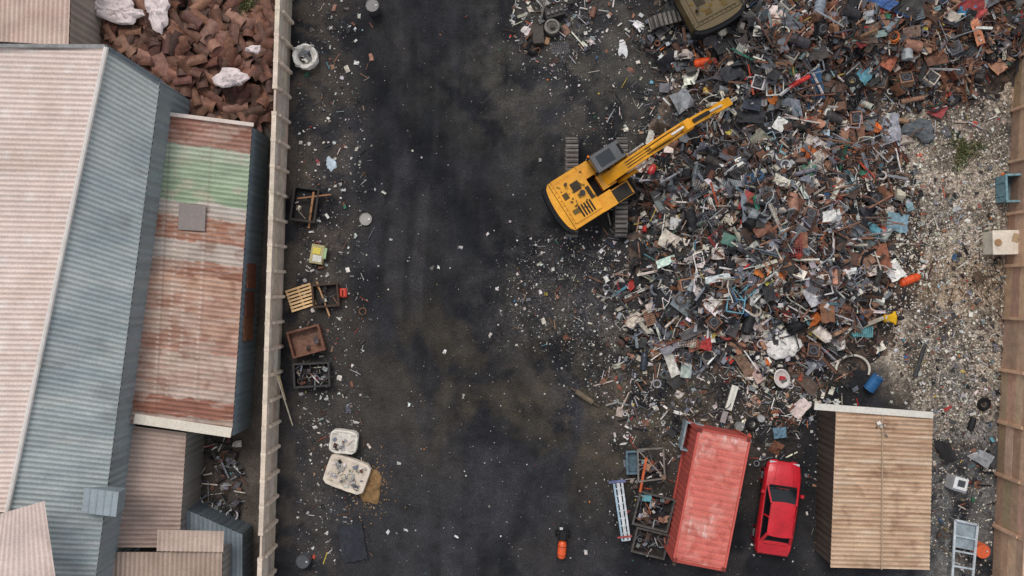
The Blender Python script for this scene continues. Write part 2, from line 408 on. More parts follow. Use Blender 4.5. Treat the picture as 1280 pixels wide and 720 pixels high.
def build_pile():
    e=empty('scrap_metal_pile')
    uu,vv=np.meshgrid(np.linspace(760,1330,200),np.linspace(-120,500,210),indexing='ij')
    h=heap(uu,vv)
    h=h+0.25*(fbm(uu/10,vv/10,6)-.5)*(h>0)
    s=(CH-h)/F
    P=np.stack([(uu-640)*s,(360-vv)*s,h-0.03],-1)
    n=fbr(uu/9,vv/9,8); c=mixc(CA(44,39,37)*np.ones(uu.shape+(3,)),CA(94,78,67),sst(.4,.65,n))
    gridobj('heap_core',P[::1,::-1],c,SCRAP,e)
    mb=MB(); k=0
    while k<10000:
        u=U(770,1330); v=U(-110,490)
        nz=float(fbm(np.float64(u/60),np.float64(v/60),1))
        m=float(mask_main(np.float64(u),np.float64(v),nz))
        if R()>m or blocked(u,v): continue
        k+=1
        hh=hz(u,v)+U(0,.28); cl=float(fbm(np.float64(u/25),np.float64(v/25),40))
        sc=(.45+.9*cl)*U(.55,1.15) if R()<.88 else U(1.0,1.9)
        piece(mb,W(u,v,hh),wts(u,v),sc,0.35)
    mb.build('scrap_pieces',smooth=0,parent=e)
    mb=MB(); k=0
    while k<300:
        u=U(780,1320); v=U(-60,480); nz=.5
        if R()>float(mask_main(np.float64(u),np.float64(v),nz)) or blocked(u,v): continue
        k+=1; bigitem(mb,W(u,v,hz(u,v)+U(.15,.36)),wts(u,v))
    for (u,v) in ((850,470),(900,490),(1000,510),(830,110),(845,60),(1150,450),(1160,120),(700,60),(1010,480),(840,540),(970,560),(1225,570),(1215,530),(1180,560),(1240,350),(1225,345),(800,500),(995,470)):
        bigitem(mb,W(u,v,.15),(20,40,25,15,3))
    mb.build('large_scrap_items',smooth=.5,parent=e)
    mb=MB()
    for (cx,cy,rx,ry,n,sc) in [(880,480,120,55,480,.75),(1000,490,70,50,260,.7),(720,370,75,70,190,.42),(800,330,60,70,180,.6),(690,30,50,50,170,.8),(800,40,80,60,130,.5),(1150,330,60,110,260,.55),(1180,240,80,120,220,.4),(1190,450,60,70,150,.5),(1150,130,90,50,200,.7),(960,540,40,40,130,.6),(1200,600,40,90,110,.6),(820,560,50,60,110,.7),(820,140,60,60,150,.5),(1020,560,14,120,60,.5),(1235,430,20,150,110,.6)]:
        for i in range(n):
            a=U(0,6.283); r=math.sqrt(R())
            u=cx+rx*r*math.cos(a)*1.1; v=cy+ry*r*math.sin(a)*1.1
            if blocked(u,v): continue
            h=hz(u,v)+U(.02,.1); piece(mb,W(u,v,h),(20,32,20,24,4),sc*U(.4,1.1),0.12)
    mb.build('loose_scrap',smooth=0,parent=e)
build_pile()
def chip(mb,u,v,s,c,h=0.0):
    p=W(u,v,h+0.03); q=rot3(0.25); n=random.choice((3,4,5)); o=U(0,6)
    a=[Vector((s*U(.5,1)*math.cos(o+t*6.283/n),s*U(.3,1)*math.sin(o+t*6.283/n),0)) for t in range(n)]
    vs=[p+q@x for x in a]+[p+q@Vector((0,0,s*U(.1,.5)))]
    mb.add(vs,[(i,(i+1)%n,n) for i in range(n)],c,MT)
def build_litter():
    mb=MB()
    def pal(kind):
        t=R()
        if kind=='pale':
            if t<.5: return jit(C(190,180,166),.3)
            if t<.70: return jit(C(128,116,104),.3)
            if t<.83: return jit(C(68,62,58),.3)
            if t<.97: return jit(C(228,225,220),.1)
            return jit(random.choice(POP))
        if t<.34: return jit(C(185,182,178),.3)
        if t<.67: return jit(C(114,110,106),.3)
        if t<.965: return jit(C(76,70,66),.3)
        return jit(random.choice(POP))
    spots=[(1175,230,100,130,5600,'pale',.05),(1190,390,90,110,3800,'pale',.05),(1200,480,60,60,1000,'pale',.05),(1200,620,45,120,1100,'pale',.045),
      (960,280,190,220,2600,'m',.06),(1080,40,240,90,1700,'m',.06),(880,470,150,80,1700,'m',.05),(715,365,85,75,1500,'m',.04),(800,90,120,110,1300,'m',.04),(690,40,70,60,350,'m',.05),(405,320,55,330,1500,'m',.045),(400,600,60,120,500,'m',.04),(640,360,340,380,1000,'m',.032),(700,540,200,150,350,'m',.035),(265,600,35,60,150,'m',.06),(900,600,180,120,600,'m',.045),(820,600,60,90,300,'m',.05)]
    for cx,cy,rx,ry,n,kind,s in spots:
        for i in range(n):
            a=U(0,6.283); r=math.sqrt(R())*(1.25 if R()<.25 else 1)
            u=cx+rx*r*math.cos(a); v=cy+ry*r*math.sin(a)
            if u<372 and u>300: continue
            if u>1262: continue
            sz=s*math.exp(random.gauss(-.2,.5))
            chip(mb,u,v,sz,pal(kind),hz(u,v))
    for i in range(230):
        t=R(); u,v=(U(372,450),U(0,700)) if t<.35 else ((U(1100,1250),U(120,560)) if t<.7 else (U(372,1200),U(0,720)))
        mb.crumple(W(u,v,.05+hz(u,v)),U(.05,.16),U(.06,.24),jit(random.choice([C(210,210,210),C(200,196,190),C(160,158,155),C(90,86,84)]),.2),MT,rot3(.2),amp=.4,n=3)
    for i in range(260):
        u,v=(U(374,465),U(0,700)); piece(mb,W(u,v,.05),(24,36,18,18,4),U(.2,.6),.1)
    mb.build('litter_debris',smooth=0)
build_litter()

# ---------- corrugated ----------
def corr(name,q,pitch,amp,colf,parent,skirt=None,shade_dirt=0.25,step=0.3):
    A,B,Cc,D=[np.array(W(*p)) for p in q]
    L=(np.linalg.norm(B-A)+np.linalg.norm(Cc-D))/2; T=(np.linalg.norm(D-A)+np.linalg.norm(Cc-B))/2
    nw=max(2,int(L/pitch)); ns=nw*6+1; nt=max(3,int(T/step))
    s,t=np.meshgrid(np.linspace(0,1,ns),np.linspace(0,1,nt),indexing='ij')
    S=s[...,None];TT=t[...,None]
    P=(A*(1-S)+B*S)*(1-TT)+(D*(1-S)+Cc*S)*TT
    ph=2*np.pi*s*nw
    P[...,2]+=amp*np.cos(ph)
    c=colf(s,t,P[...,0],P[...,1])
    c=c*(1-shade_dirt*(0.5-0.5*np.cos(ph)))[...,None]  # shade painted darker into the valleys for rib contrast, along with collected dirt
    return gridobj(name,P,np.clip(c,0,.86),ROOF,parent)
def skirt(name,pts,parent,col,z0=0.0,ins=0.0,rib=True):
    mb=MB()
    P=[W(*p) for p in pts]
    for a,b in zip(P[:-1],P[1:]):
        n=max(1,int((b-a).length/0.15)) if rib else 1
        d=(b-a).normalized(); nn=Vector((-d.y,d.x,0))
        vs=[];fs=[]
        for i in range(n+1):
            p=a.lerp(b,i/n); o=nn*(0.02 if i%2 else -0.02) if rib else Vector((0,0,0))
            vs+= [Vector((p.x,p.y,z0))+o,Vector((p.x,p.y,p.z-0.04))+o]
        for i in range(n): fs.append((2*i,2*i+2,2*i+3,2*i+1))
        mb.add(vs,fs,[jit(col,.12) for _ in fs],RO)
    return mb.build(name,parent=parent,smooth=0)
def plain(c1,c2,sheet=0.9,seams=True,var=.12):
    c1=CA(*c1);c2=CA(*c2)
    def f(s,t,x,y):
        n=fbm(x/1.5,y/1.5,3); n2=fbm(x*1.2,y*4.0,7)
        c=mixc(c1*np.ones(s.shape+(3,)),c2,sst(.35,.7,n*.6+n2*.4))
        sh=TAB[(np.floor(y/sheet).astype(int))%256,(np.floor(x/3.0).astype(int))%256]
        c=c*(1+var*(sh-.5)*2)[...,None]
        return c
    return f
warehouse=empty('warehouse')
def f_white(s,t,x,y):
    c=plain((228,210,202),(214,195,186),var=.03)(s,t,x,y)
    fx=x/2.6; fr=fx-np.floor(fx)
    c=mixc(c,CA(192,176,166),np.exp(-((fr-.02)/.02)**2)*.5)
    per=(np.sin(y*2*np.pi/.84)>.1)
    for q_ in(.3,.7): c=mixc(c,CA(250,240,234),per*np.exp(-((fr-q_)/.05)**2)*0.8*(fbm(x,y,50)>.38))
    g=fbr(x/3,y/1.2,21); c=mixc(c,CA(200,174,160),sst(.52,.78,g)*.45)
    g=fbm(x/6,y*3,61,2); c=mixc(c,CA(176,158,146),sst(.66,.8,g)*.35)
    return c
f_blue0=plain((172,180,180),(150,161,164),var=.05)  # slope facing away: its shade is put into this blue-grey sheet colour
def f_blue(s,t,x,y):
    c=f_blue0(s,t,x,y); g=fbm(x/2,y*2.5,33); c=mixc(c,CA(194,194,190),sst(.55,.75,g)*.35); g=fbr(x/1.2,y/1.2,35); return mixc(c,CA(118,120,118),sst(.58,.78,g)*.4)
corr('roof_slope_pale',[(132,60,7),(8,640,7),(-330,640,4.4),(-330,45,4.4)],.21,.03,f_white,warehouse,shade_dirt=.2)
corr('roof_slope_shaded',[(132,60,7),(-22,780,7),(112,780,4.9),(200,103,4.9)],.21,.03,f_blue,warehouse,shade_dirt=.35)
corr('roof_lower_pale',[(-20,648,7.5),(56,626,7.5),(80,790,7.3),(-60,790,7.3)],.21,.03,plain((224,206,198),(206,188,180)),warehouse,shade_dirt=.2)
skirt('wall_metal',[(-330,45,4.3),(132,60,6.9),(200,103,4.8),(112,780,4.8),(-22,780,6.9)],warehouse,C(120,128,132))
mb=MB()
mb.tube([W(133,59,7.06),W(-22,782,7.06)],.1,C(200,194,190),RO,n=8)
mb.beam(W(-100,57,6.1),W(132,58,7.0),.14,.12,C(120,120,120),ME)
mb.beam(W(132,58,7.05),W(201,102,5.0),.16,.12,C(90,98,104),ME)
mb.build('ridge_cap',parent=warehouse)
shed=empty('corrugated_shed')
BANDS=[(0,(146,106,94)),(.04,(158,124,112)),(.085,(160,168,150)),(.13,(148,162,140)),(.2,(140,156,132)),(.265,(178,170,162)),(.295,(170,158,150)),(.315,(154,112,94)),(.375,(158,118,102)),(.39,(172,160,152)),(.455,(144,104,88)),(.50,(178,144,126)),(.56,(172,138,122)),(.62,(174,142,126)),(.70,(166,130,116)),(.745,(180,158,146)),(.80,(174,148,136)),(.86,(174,154,144)),(.895,(138,96,82)),(.955,(164,146,138)),(1.01,(0,0,0))]
def f_band(s,t,x,y):
    c=np.zeros(s.shape+(3,))
    off=(TAB[(np.floor(t*5)).astype(int),7]-.5)*.014
    ss=s+off+.012*(fbm(x*3,y*3,91)-.5)
    for (a,col),(b,_) in zip(BANDS[:-1],BANDS[1:]):
        m=(ss>=a)&(ss<b) if a>0 else ss<b
        c[m]=CA(*col)
    n=fbm(x*.8,y*5,2); c=c*(0.78+.47*n)[...,None]
    n2=fbr(x*1.2,y*1.2,6); c=mixc(c,CA(128,90,74),sst(.5,.72,n2)*.55*((s<.08)|(s>.27)))
    n5=fbr(x*1.5,y*2.5,66); c=mixc(c,CA(186,170,158),sst(.52,.7,n5)*.45)
    n3=fbm(x*.7,y*9,16); c=mixc(c,CA(202,182,168),sst(.58,.75,n3)*.35*(s>.3))
    for tt in (.32,.42,.52,.66):
        m=np.exp(-((t-tt)/.012)**2)*(np.sin(s*2*np.pi*62)>0.2)*((s>.3)&(s<.9))
        c=mixc(c,CA(222,208,198),m*.55)
    for tt in (.34,.68):
        c=mixc(c,CA(110,80,70),np.exp(-((t-tt)/.006)**2)*.4)
    return c
corr('roof_patchwork',[(162,138,3.3),(145,527,3.3),(290,545,2.9),(315,158,2.9)],.21,.03,f_band,shed,shade_dirt=.28,step=.06)
skirt('wall_sheet',[(162,138,3.3),(315,158,2.9),(290,545,2.9),(145,527,3.3),(162,138,3.3)],shed,C(98,110,118))
mb=MB()
p=W(240,272,3.16); mb.at(p,-.05).box((0,0,0),(1.15,1.1,.05),C(128,120,118),RO); mb.M=Matrix.Identity(4)
mb.beam(W(168,523,3.4),W(289,541,3.1),.42,.06,C(214,206,192),RO)
mb.beam(W(160,136,3.36),W(317,156,3.0),.16,.06,C(198,186,178),RO)
for v,c_ in ((345,C(110,70,55)),(380,C(100,62,50)),(410,C(120,80,60))):
    mb.at(W(303+ (400-v)*.06+2,v,1.6),0).box((0.2,0,0),(.08,1.1,1.4),c_,SC)
mb.M=Matrix.Identity(4)
mb.build('roof_trim',parent=shed)
annex=empty('lean_to_annex')
corr('roof_a',[(140,529,2.9),(130,684,2.9),(224,684,2.6),(233,541,2.6)],.2,.025,plain((174,154,144),(152,132,122)),annex,shade_dirt=.3)
corr('roof_b',[(118,690,3.0),(278,690,3.0),(276,800,3.0),(114,800,3.0)],.2,.025,plain((172,152,140),(148,130,118)),annex,shade_dirt=.3)
corr('roof_c',[(197,662,3.4),(280,664,3.4),(279,690,3.2),(196,689,3.2)],.2,.02,plain((196,174,162),(176,156,144)),annex,shade_dirt=.25)
corr('roof_d',[(222,632,1.9),(303,668,1.7),(303,790,1.7),(222,790,1.9)],.2,.02,plain((124,134,140),(102,112,118)),annex,shade_dirt=.3)
skirt('annex_walls',[(140,529,2.9),(233,541,2.6),(224,684,2.6),(278,690,3.0),(276,800,3.0)],annex,C(120,116,112))
skirt('annex_walls_low',[(222,632,1.9),(303,668,1.7),(303,790,1.7)],annex,C(84,92,98))
mb=MB(); mb.at(W(127,627,5.6),-.12); mb.box((0,0,-.35),(1.25,.9,.9),C(118,128,134),RO); mb.box((0,0,.12),(1.4,1.0,.06),C(134,144,150),RO)
mb.box((0,-.47,-.4),(1.0,.04,.5),C(70,76,80),ME)
for k in range(4): mb.box((-.45+k*.3,0,.16),(.05,.96,.02),C(126,136,142),RO)
mb.build('roof_vent_unit')
ex=empty('neighbour_roof_building')
corr('roof_neighbour',[(-200,-200,4.5),(95,-200,4.5),(86,57,4.2),(-200,40,4.2)],.2,.03,plain((212,190,178),(192,166,156)),ex,shade_dirt=.3)
skirt('wall_neighbour',[(95,-200,4.5),(86,57,4.2),(-200,40,4.2)],ex,C(140,128,120))

mb=MB()
for i in range(170):
    u,v=U(236,300),U(548,655); piece(mb,W(u,v,U(.03,.3)),(14,40,26,16,3),U(.4,1),.2)
mb.build('junk_heap',smooth=0)
mb=MB()
for i in range(520):
    u=U(90,340); v=U(-40,160)
    if u<205 and v>60+ (u-90)*.55: continue
    h=.2+1.1*float(gs(u,v,200,60,110,80))+U(0,.45)
    q=Matrix.Rotation(random.choice((.5,1.9,1.2,2.6))+random.gauss(0,.35),3,'Z')@Matrix.Rotation(random.gauss(0,.24),3,'X')@Matrix.Rotation(random.gauss(0,.24),3,'Y'); c=jit(random.choice([C(100,68,56),C(86,58,50),C(116,80,66),C(72,52,46),C(128,96,82),C(90,66,56)]),.22)
    p=W(u,v,h); w,l=U(.8,1.15),U(.42,.6); n=6; vs=[];fs=[]
    for k in range(n+1):
        a=(k/n-.5)*2.0
        for x in(-w/2,w/2): vs.append(p+q@Vector((x,l/2*math.sin(a)/math.sin(1),l/2*(math.cos(a)-.7))))
    for k in range(n): fs.append((2*k,2*k+1,2*k+3,2*k+2))
    mb.add(vs,fs,c,SC)
mb.build('rusty_tile_heap',smooth=1.0)
mb=MB()
for (u,v,r,s_,sx,sy) in ((198,14,.75,1,.8,1.5),(152,16,.85,2,1.2,.7),(290,98,.6,3,1.3,.8),(318,62,.35,6,1,.6),(120,4,.5,8,1,1)):
    mb.cloth(W(u,v,1.75),r,C(230,216,216),MT,h=.22,seed=s_,sx=sx,sy=sy)
mb.build('white_plastic_sheeting')
def weeds(u,v,r,n,h=0,name='weed_patch'):
    mb=MB()
    for i in range(n):
        a=U(0,6.283); rr=r*R()**.7*(.7+.5*math.sin(a*3+1)); p=W(u,v,h)+Vector((rr*math.cos(a),rr*math.sin(a),0))
        d=Vector((U(-1,1),U(-1,1),U(.3,1.3))).normalized()*U(.1,.35); s=Vector((-d.y,d.x,0)).normalized()*U(.015,.045)
        mb.add([p-s,p+s,p+d*.7+s*.8,p+d],[(0,1,2,3)],jit(random.choice([C(74,84,50),C(98,100,66),C(60,70,46),C(120,112,84)]),.3),MT)
    return mb.build(name,smooth=0)
weeds(1204,188,.85,560); weeds(305,8,.8,500,.8); weeds(1150,520,.4,50)

# ---------- walls ----------
def conc_wall(name,a,b,h,bay,col,side,var=.16):
    mb=MB(); a=W(*a);b=W(*b); d=(b-a); L=d.length; d.normalize(); yaw=math.atan2(d.y,d.x)
    n=int(L/bay)
    for i in range(n+1):
        p=a+d*(bay*i); mb.at(p,yaw)
        mb.box((0,0,h/2+.03),(.16,.22,h+.1),jit(col,.08),MT)
        mb.box((0,side*.13,h/2-.2),(.12,.1,h-.5),jit(col,.08),MT)
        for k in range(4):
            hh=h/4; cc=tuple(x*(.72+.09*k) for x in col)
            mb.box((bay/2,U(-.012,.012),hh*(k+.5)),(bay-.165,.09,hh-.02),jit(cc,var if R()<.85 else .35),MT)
        if R()<.93: mb.box((bay/2,0,h+.03),(bay-.17,.2,.08),jit(col,.1),MT)
    return mb.build(name,bevel=0)
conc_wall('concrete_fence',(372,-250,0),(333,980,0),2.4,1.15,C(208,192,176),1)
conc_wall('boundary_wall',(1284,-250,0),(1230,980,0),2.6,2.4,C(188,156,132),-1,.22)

# ---------- excavator ----------
def excavator(name,pc,tyaw,yaw,YEL,reach=6.8,tilt=1.0,DK=C(30,31,34)):
    mb=MB(); Y2=tuple(x*.8 for x in YEL); 
    for sy in(-1.12,1.12):
        mb.at(pc,tyaw)
        Lh=1.8; r=.42; per=4*Lh+2*math.pi*r; n=46
        for i in range(n):
            s=per*i/n
            if s<2*Lh: x,z,a=-Lh+s,r*2,0
            elif s<2*Lh+math.pi*r: t=(s-2*Lh)/r; x,z,a=Lh+r*math.sin(t),r+r*math.cos(t),t
            elif s<4*Lh+math.pi*r: x,z,a=Lh-(s-2*Lh-math.pi*r),0,math.pi
            else: t=(s-4*Lh-math.pi*r)/r; x,z,a=-Lh-r*math.sin(t),r-r*math.cos(t),math.pi+t
            q=Matrix.Rotation(a,3,'Y')
            cc=jit(C(78,74,72),.15)
            mb.box((x,sy,z+.04),(per/n*.82,.58,.05),cc,ME,q)
            mb.box(Vector((x,sy,z+.04))+q@Vector((0,0,.04)),(.03,.56,.05),jit(C(120,116,112),.1),ME,q)
        mb.box((0,sy,r),(2*Lh,.34,.46),C(44,40,36),MT)
        for x in(-Lh,Lh): mb.cyl((x,sy-.18,r),(x,sy+.18,r),r*.86,C(60,54,48),ME,n=18)
        for k in range(6): mb.cyl((-1.4+k*.56,sy-.2,.14),(-1.4+k*.56,sy+.2,.14),.12,C(50,46,42),ME)
    mb.box((0,0,.62),(1.7,1.9,.4),C(52,46,40),MT)
    mb.cyl((0,0,.8),(0,0,1.06),.62,C(40,38,36),ME,n=24)
    mb.at(pc,yaw)
    mb.box((-.35,0,1.16),(3.5,2.4,.16),DK,MT)
    mb.box((-1.15,0,1.62),(1.55,2.36,.78),YEL,PA)
    mb.box((-1.1,-.02,2.03),(1.35,1.9,.08),YEL,PA)
    mb.box((-.05,-.82,1.52),(.7,.74,.6),YEL,PA)
    mb.box((.75,-.84,1.42),(.9,.68,.38),Y2,PA)
    mb.box((.72,-.84,1.63),(.8,.56,.04),C(48,46,44),MT)
    mb.box((-.1,.84,1.5),(.5,.7,.5),YEL,PA)
    vs=[];fs=[];n=14
    for z in(1.05,2.02):
        for i in range(n+1):
            a=-1+2*i/n; vs.append((-1.95-.3*(1-a*a)**.5 if abs(a)<1 else -1.95,a*1.2,z))
    for i in range(n): fs.append((i+1,i,n+1+i,n+2+i))
    fs.append(tuple(range(n+1,2*n+2))); fs.append(tuple(range(n,-1,-1)))
    mb.add(vs,fs,YEL,PA)
    for i in range(n):
        a=Vector(vs[i]);b=Vector(vs[i+1]); a.z=b.z=1.5; mb.beam(a+Vector((-.09,0,0)),b+Vector((-.09,0,0)),.2,.95,DK,MT)
    for k in range(5): mb.box((-.75-.14*k,-.62,2.085),(.07,.55,.03),DK,MT)
    mb.box((-.95,.45,2.09),(.4,.42,.04),C(56,50,42),MT); mb.box((-1.55,.3,2.085),(.25,.3,.03),C(80,66,40),MT)
    mb.box((-1.5,-.5,2.085),(.3,.22,.03),C(90,76,46),MT); mb.box((-.55,-.1,2.085),(.18,.6,.03),C(54,48,40),MT)
    for i in range(16): mb.box((U(-1.7,-.4),U(-.9,.9),2.082+U(0,.006)),(U(.05,.25),U(.03,.12),.01),jit(C(110,84,40),.3),MT,Matrix.Rotation(U(0,3),3,'Z'))
    mb.cyl((-1.3,.75,2.0),(-1.3,.75,2.4),.07,C(60,50,44),ME); mb.cyl((-.85,.05,2.0),(-.85,.05,2.22),.13,C(40,40,42),ME)
    for k in range(-4,5): mb.box((-1.75,k*.23,2.045),(.22,.03,.03),Y2,PA)
    for y in(-1.16,1.16):
        mb.tube([(-1.8,y,2.0),(-1.8,y,2.3),(-.5,y,2.3),(-.5,y,1.9)],.02,YEL,PA)
    mb.tube([(.35,-1.15,1.6),(.35,-1.15,2.2),(1.1,-1.15,2.2),(1.1,-1.15,1.5)],.02,DK,ME)
    cx0,cx1,y0,y1=.1,1.6,.34,1.2
    mb.box(((cx0+cx1)/2,(y0+y1)/2,1.45),(cx1-cx0,y1-y0,.5),Y2,PA)
    mb.box(((cx0+cx1)/2,(y0+y1)/2,2.2),(cx1-cx0-.05,y1-y0-.05,1.0),C(24,30,36),GL,taper=.93)
    for x in(cx0+.04,.75,cx1-.05):
        for y in(y0+.03,y1-.03): mb.beam((x,y,1.7),(x,y*.99,2.75),.07,.07,DK,MT)
    mb.box(((cx0+cx1)/2,(y0+y1)/2,2.76),(cx1-cx0-.02,y1-y0,.1),C(74,76,80),PA,taper=.94)
    mb.box(((cx0+cx1)/2-.12,(y0+y1)/2,2.82),(.72,.56,.03),C(44,48,52),GL)
    mb.box((cx1-.12,(y0+y1)/2,2.83),(.1,.5,.05),C(30,30,30),MT)
    mb.cyl((cx1+.03,y1+.1,2.2),(cx1+.03,y1+.1,2.5),.05,DK,MT); mb.cyl((cx0,y1,2.8),(cx0,y1,3.0),.05,C(215,110,30),MT)
    def seg(pts,w,hs,c):
        vs=[];fs=[];m=len(pts)
        for i,(x,z) in enumerate(pts):
            a=pts[max(0,i-1)];b=pts[min(m-1,i+1)]; d=Vector((b[0]-a[0],0,b[1]-a[1])).normalized(); nn=Vector((-d.z,0,d.x))*hs[i]/2
            for y,s in((-w/2,-1),(w/2,-1),(w/2,1),(-w/2,1)): vs.append(Vector((x,y,z))+nn*s)
        for i in range(m-1):
            for k in range(4): fs.append((i*4+k,i*4+(k+1)%4,i*4+4+(k+1)%4,i*4+4+k))
        fs+=[(3,2,1,0),tuple(m*4-4+k for k in range(4))]
        mb.add(vs,fs,c,PA)
    k=reach/6.8
    seg([(.35,1.6),(1.2,2.5),(2.3,3.5),(3.2*k,3.85),(4.4*k,3.95)],.5,[.35,.5,.62,.52,.34],YEL)
    seg([(3.9*k,4.45),(4.4*k,4.15),(5.5*k,3.2),(reach,1.95)],.38,[.3,.48,.36,.24],YEL)
    mb.box((.4,0,1.5),(.7,.7,.6),Y2,PA)
    for y in(-.38,.38):
        mb.cyl((.9,y,1.35),(1.7,y,2.3),.1,Y2,PA); mb.cyl((1.7,y,2.3),(2.35,y,3.2),.055,C(190,190,190),ME)
    mb.cyl((2.4,0,3.98),(3.3*k,0,4.45),.1,YEL,PA); mb.cyl((3.3*k,0,4.45),(3.9*k,0,4.55),.05,C(200,200,200),ME)
    mb.cyl((4.4*k,.0,4.5),(5.3*k,0,3.75),.09,DK,PA); mb.cyl((5.3*k,0,3.75),(6.2*k,0,2.8),.045,C(200,200,200),ME)
    for y in(-.12,0,.12): mb.tube([(.7,y,2.2),(1.4,y,3.05),(2.3,y,3.9),(3.2*k,y*1.2,4.18),(4.2*k,y,4.35)],.022,DK,MT)
    for y in(-.2,.2): mb.tube([(4.4*k,y,4.3),(5.5*k,y*.8,3.45),(6.5*k,y*.6,2.35)],.022,DK,MT)
    for x,z in((.35,1.6),(4.4*k,4.05),(reach,1.95),(2.35,3.35)): mb.cyl((x,-.32,z),(x,.32,z),.08,DK,ME)
    gx,gz=reach,1.9
    mb.cyl((gx,0,gz),(gx,0,gz-.5),.16,C(140,136,130),ME); mb.cyl((gx,0,gz-.45),(gx,0,gz-.62),.3,C(190,186,180),ME,n=16)
    for i in range(5):
        a=i*2*math.pi/5; d=Vector((math.cos(a),math.sin(a),0)); b=Vector((gx,0,gz-.55))
        pts=[b+d*.2,b+d*.6+Vector((0,0,-.15)),b+d*.72+Vector((0,0,-.55)),b+d*.45+Vector((0,0,-.95))]
        for p_,q_,w_ in zip(pts[:-1],pts[1:],(.16,.14,.09)): mb.beam(p_,q_,w_,.1,jit(C(200,190,172),.1),ME)
        mb.cyl(b+d*.1+Vector((0,0,.2)),b+d*.55+Vector((0,0,-.1)),.04,C(150,150,150),ME)
    return mb.build(name,bevel=.015)
pc=W(746,233,.9); pc.z=0
foot=W(752,232,1.9); tip=W(913,130,2.0)
yaw=math.atan2(tip.y-foot.y,tip.x-foot.x)
reach=(Vector((tip.x,tip.y))-Vector((pc.x,pc.y))).length
excavator('excavator',pc,math.radians(90),yaw,C(238,166,30),reach)
p2=W(866,-18,.9); p2.z=0
excavator('excavator',p2,math.radians(15),math.radians(118),C(84,70,40),6.0,DK=C(26,27,30))

# ---------- container ----------
def container():
    mb=MB(); ax=W(875,540,2.6)-W(843,705,2.6); yaw=math.atan2(ax.y,ax.x); c=W(890,625,2.6); c.z=0
    mb.at(c,yaw); L,Wd,Hh=5.95,2.35,2.6; RD=C(178,84,76); RD2=C(156,72,64)
    for sy in(-1,1):
        n=44; vs=[];fs=[]
        for i in range(n*2+1):
            x=-L/2+.15+(L-.3)*i/(n*2); o=.035 if (i//2)%2 else 0
            vs+=[(x,sy*(Wd/2-.05+o*-1),.15),(x,sy*(Wd/2-.05-o),Hh-.1)]
        for i in range(n*2): fs.append((2*i,2*i+2,2*i+3,2*i+1))
        mb.add(vs,fs,[jit(RD2,.1) for _ in fs],RO)
        mb.box((0,sy*(Wd/2-.04),Hh-.06),(L-.3,.08,.12),RD,RO); mb.box((0,sy*(Wd/2-.04),.1),(L-.3,.08,.16),RD2,RO)
    for sx in(-1,1):
        for sy in(-1,1):
            mb.box((sx*(L/2-.08),sy*(Wd/2-.08),Hh/2),(.16,.158,Hh-.2),RD2,RO)
            for z in(.06,Hh-.06): mb.box((sx*(L/2-.09),sy*(Wd/2-.09),z),(.185,.185,.13),C(110,48,42),ME)
        mb.box((sx*(L/2-.05),0,Hh-.07),(.09,Wd-.34,.12),RD2,RO)
    mb.box((L/2-.08,0,Hh/2),(.04,Wd-.34,Hh-.3),RD2,RO)
    for y in(-.58,.58): mb.box((-L/2+.06,y,Hh/2),(.05,1.0,Hh-.3),RD2,RO)
    for y in(-.85,-.3,.3,.85): mb.cyl((-L/2-.0,y,.2),(-L/2-.0,y,Hh-.2),.02,C(150,140,135),ME)
    mb.box((0,0,.12),(L-.3,Wd-.2,.06),C(60,40,34),MT)
    e=empty('shipping_container')
    mb.build('body',parent=e,bevel=.008)
    nx,ny=260,60
    x,y=np.meshgrid(np.linspace(-L/2+.1,L/2-.1,nx),np.linspace(-Wd/2+.09,Wd/2-.09,ny),indexing='ij')
    z=Hh-.045+.012*np.sign(np.sin(x*2*np.pi/.28))*(np.abs(y)<Wd/2-.2)
    n=fbm(x*1.3+5,y*1.3+5,2);n2=fbr(x*4+9,y*4,5); n3=fbm(x*2+3,y*9,15)
    c_=mixc(CA(196,108,98)*np.ones(x.shape+(3,)),CA(208,140,130),sst(.4,.7,n))
    c_=mixc(c_,CA(164,82,72),sst(.52,.7,n2)*.6)
    c_=mixc(c_,CA(226,200,192),sst(.58,.75,n3)*sst(.5,.65,n)*.8)
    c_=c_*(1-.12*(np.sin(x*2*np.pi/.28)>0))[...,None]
    ca,sa=math.cos(yaw),math.sin(yaw)
    P=np.stack([c.x+ca*x-sa*y,c.y+sa*x+ca*y,z],-1)
    gridobj('roof_panel',P,c_,ROOF,e,smooth=False)
container()

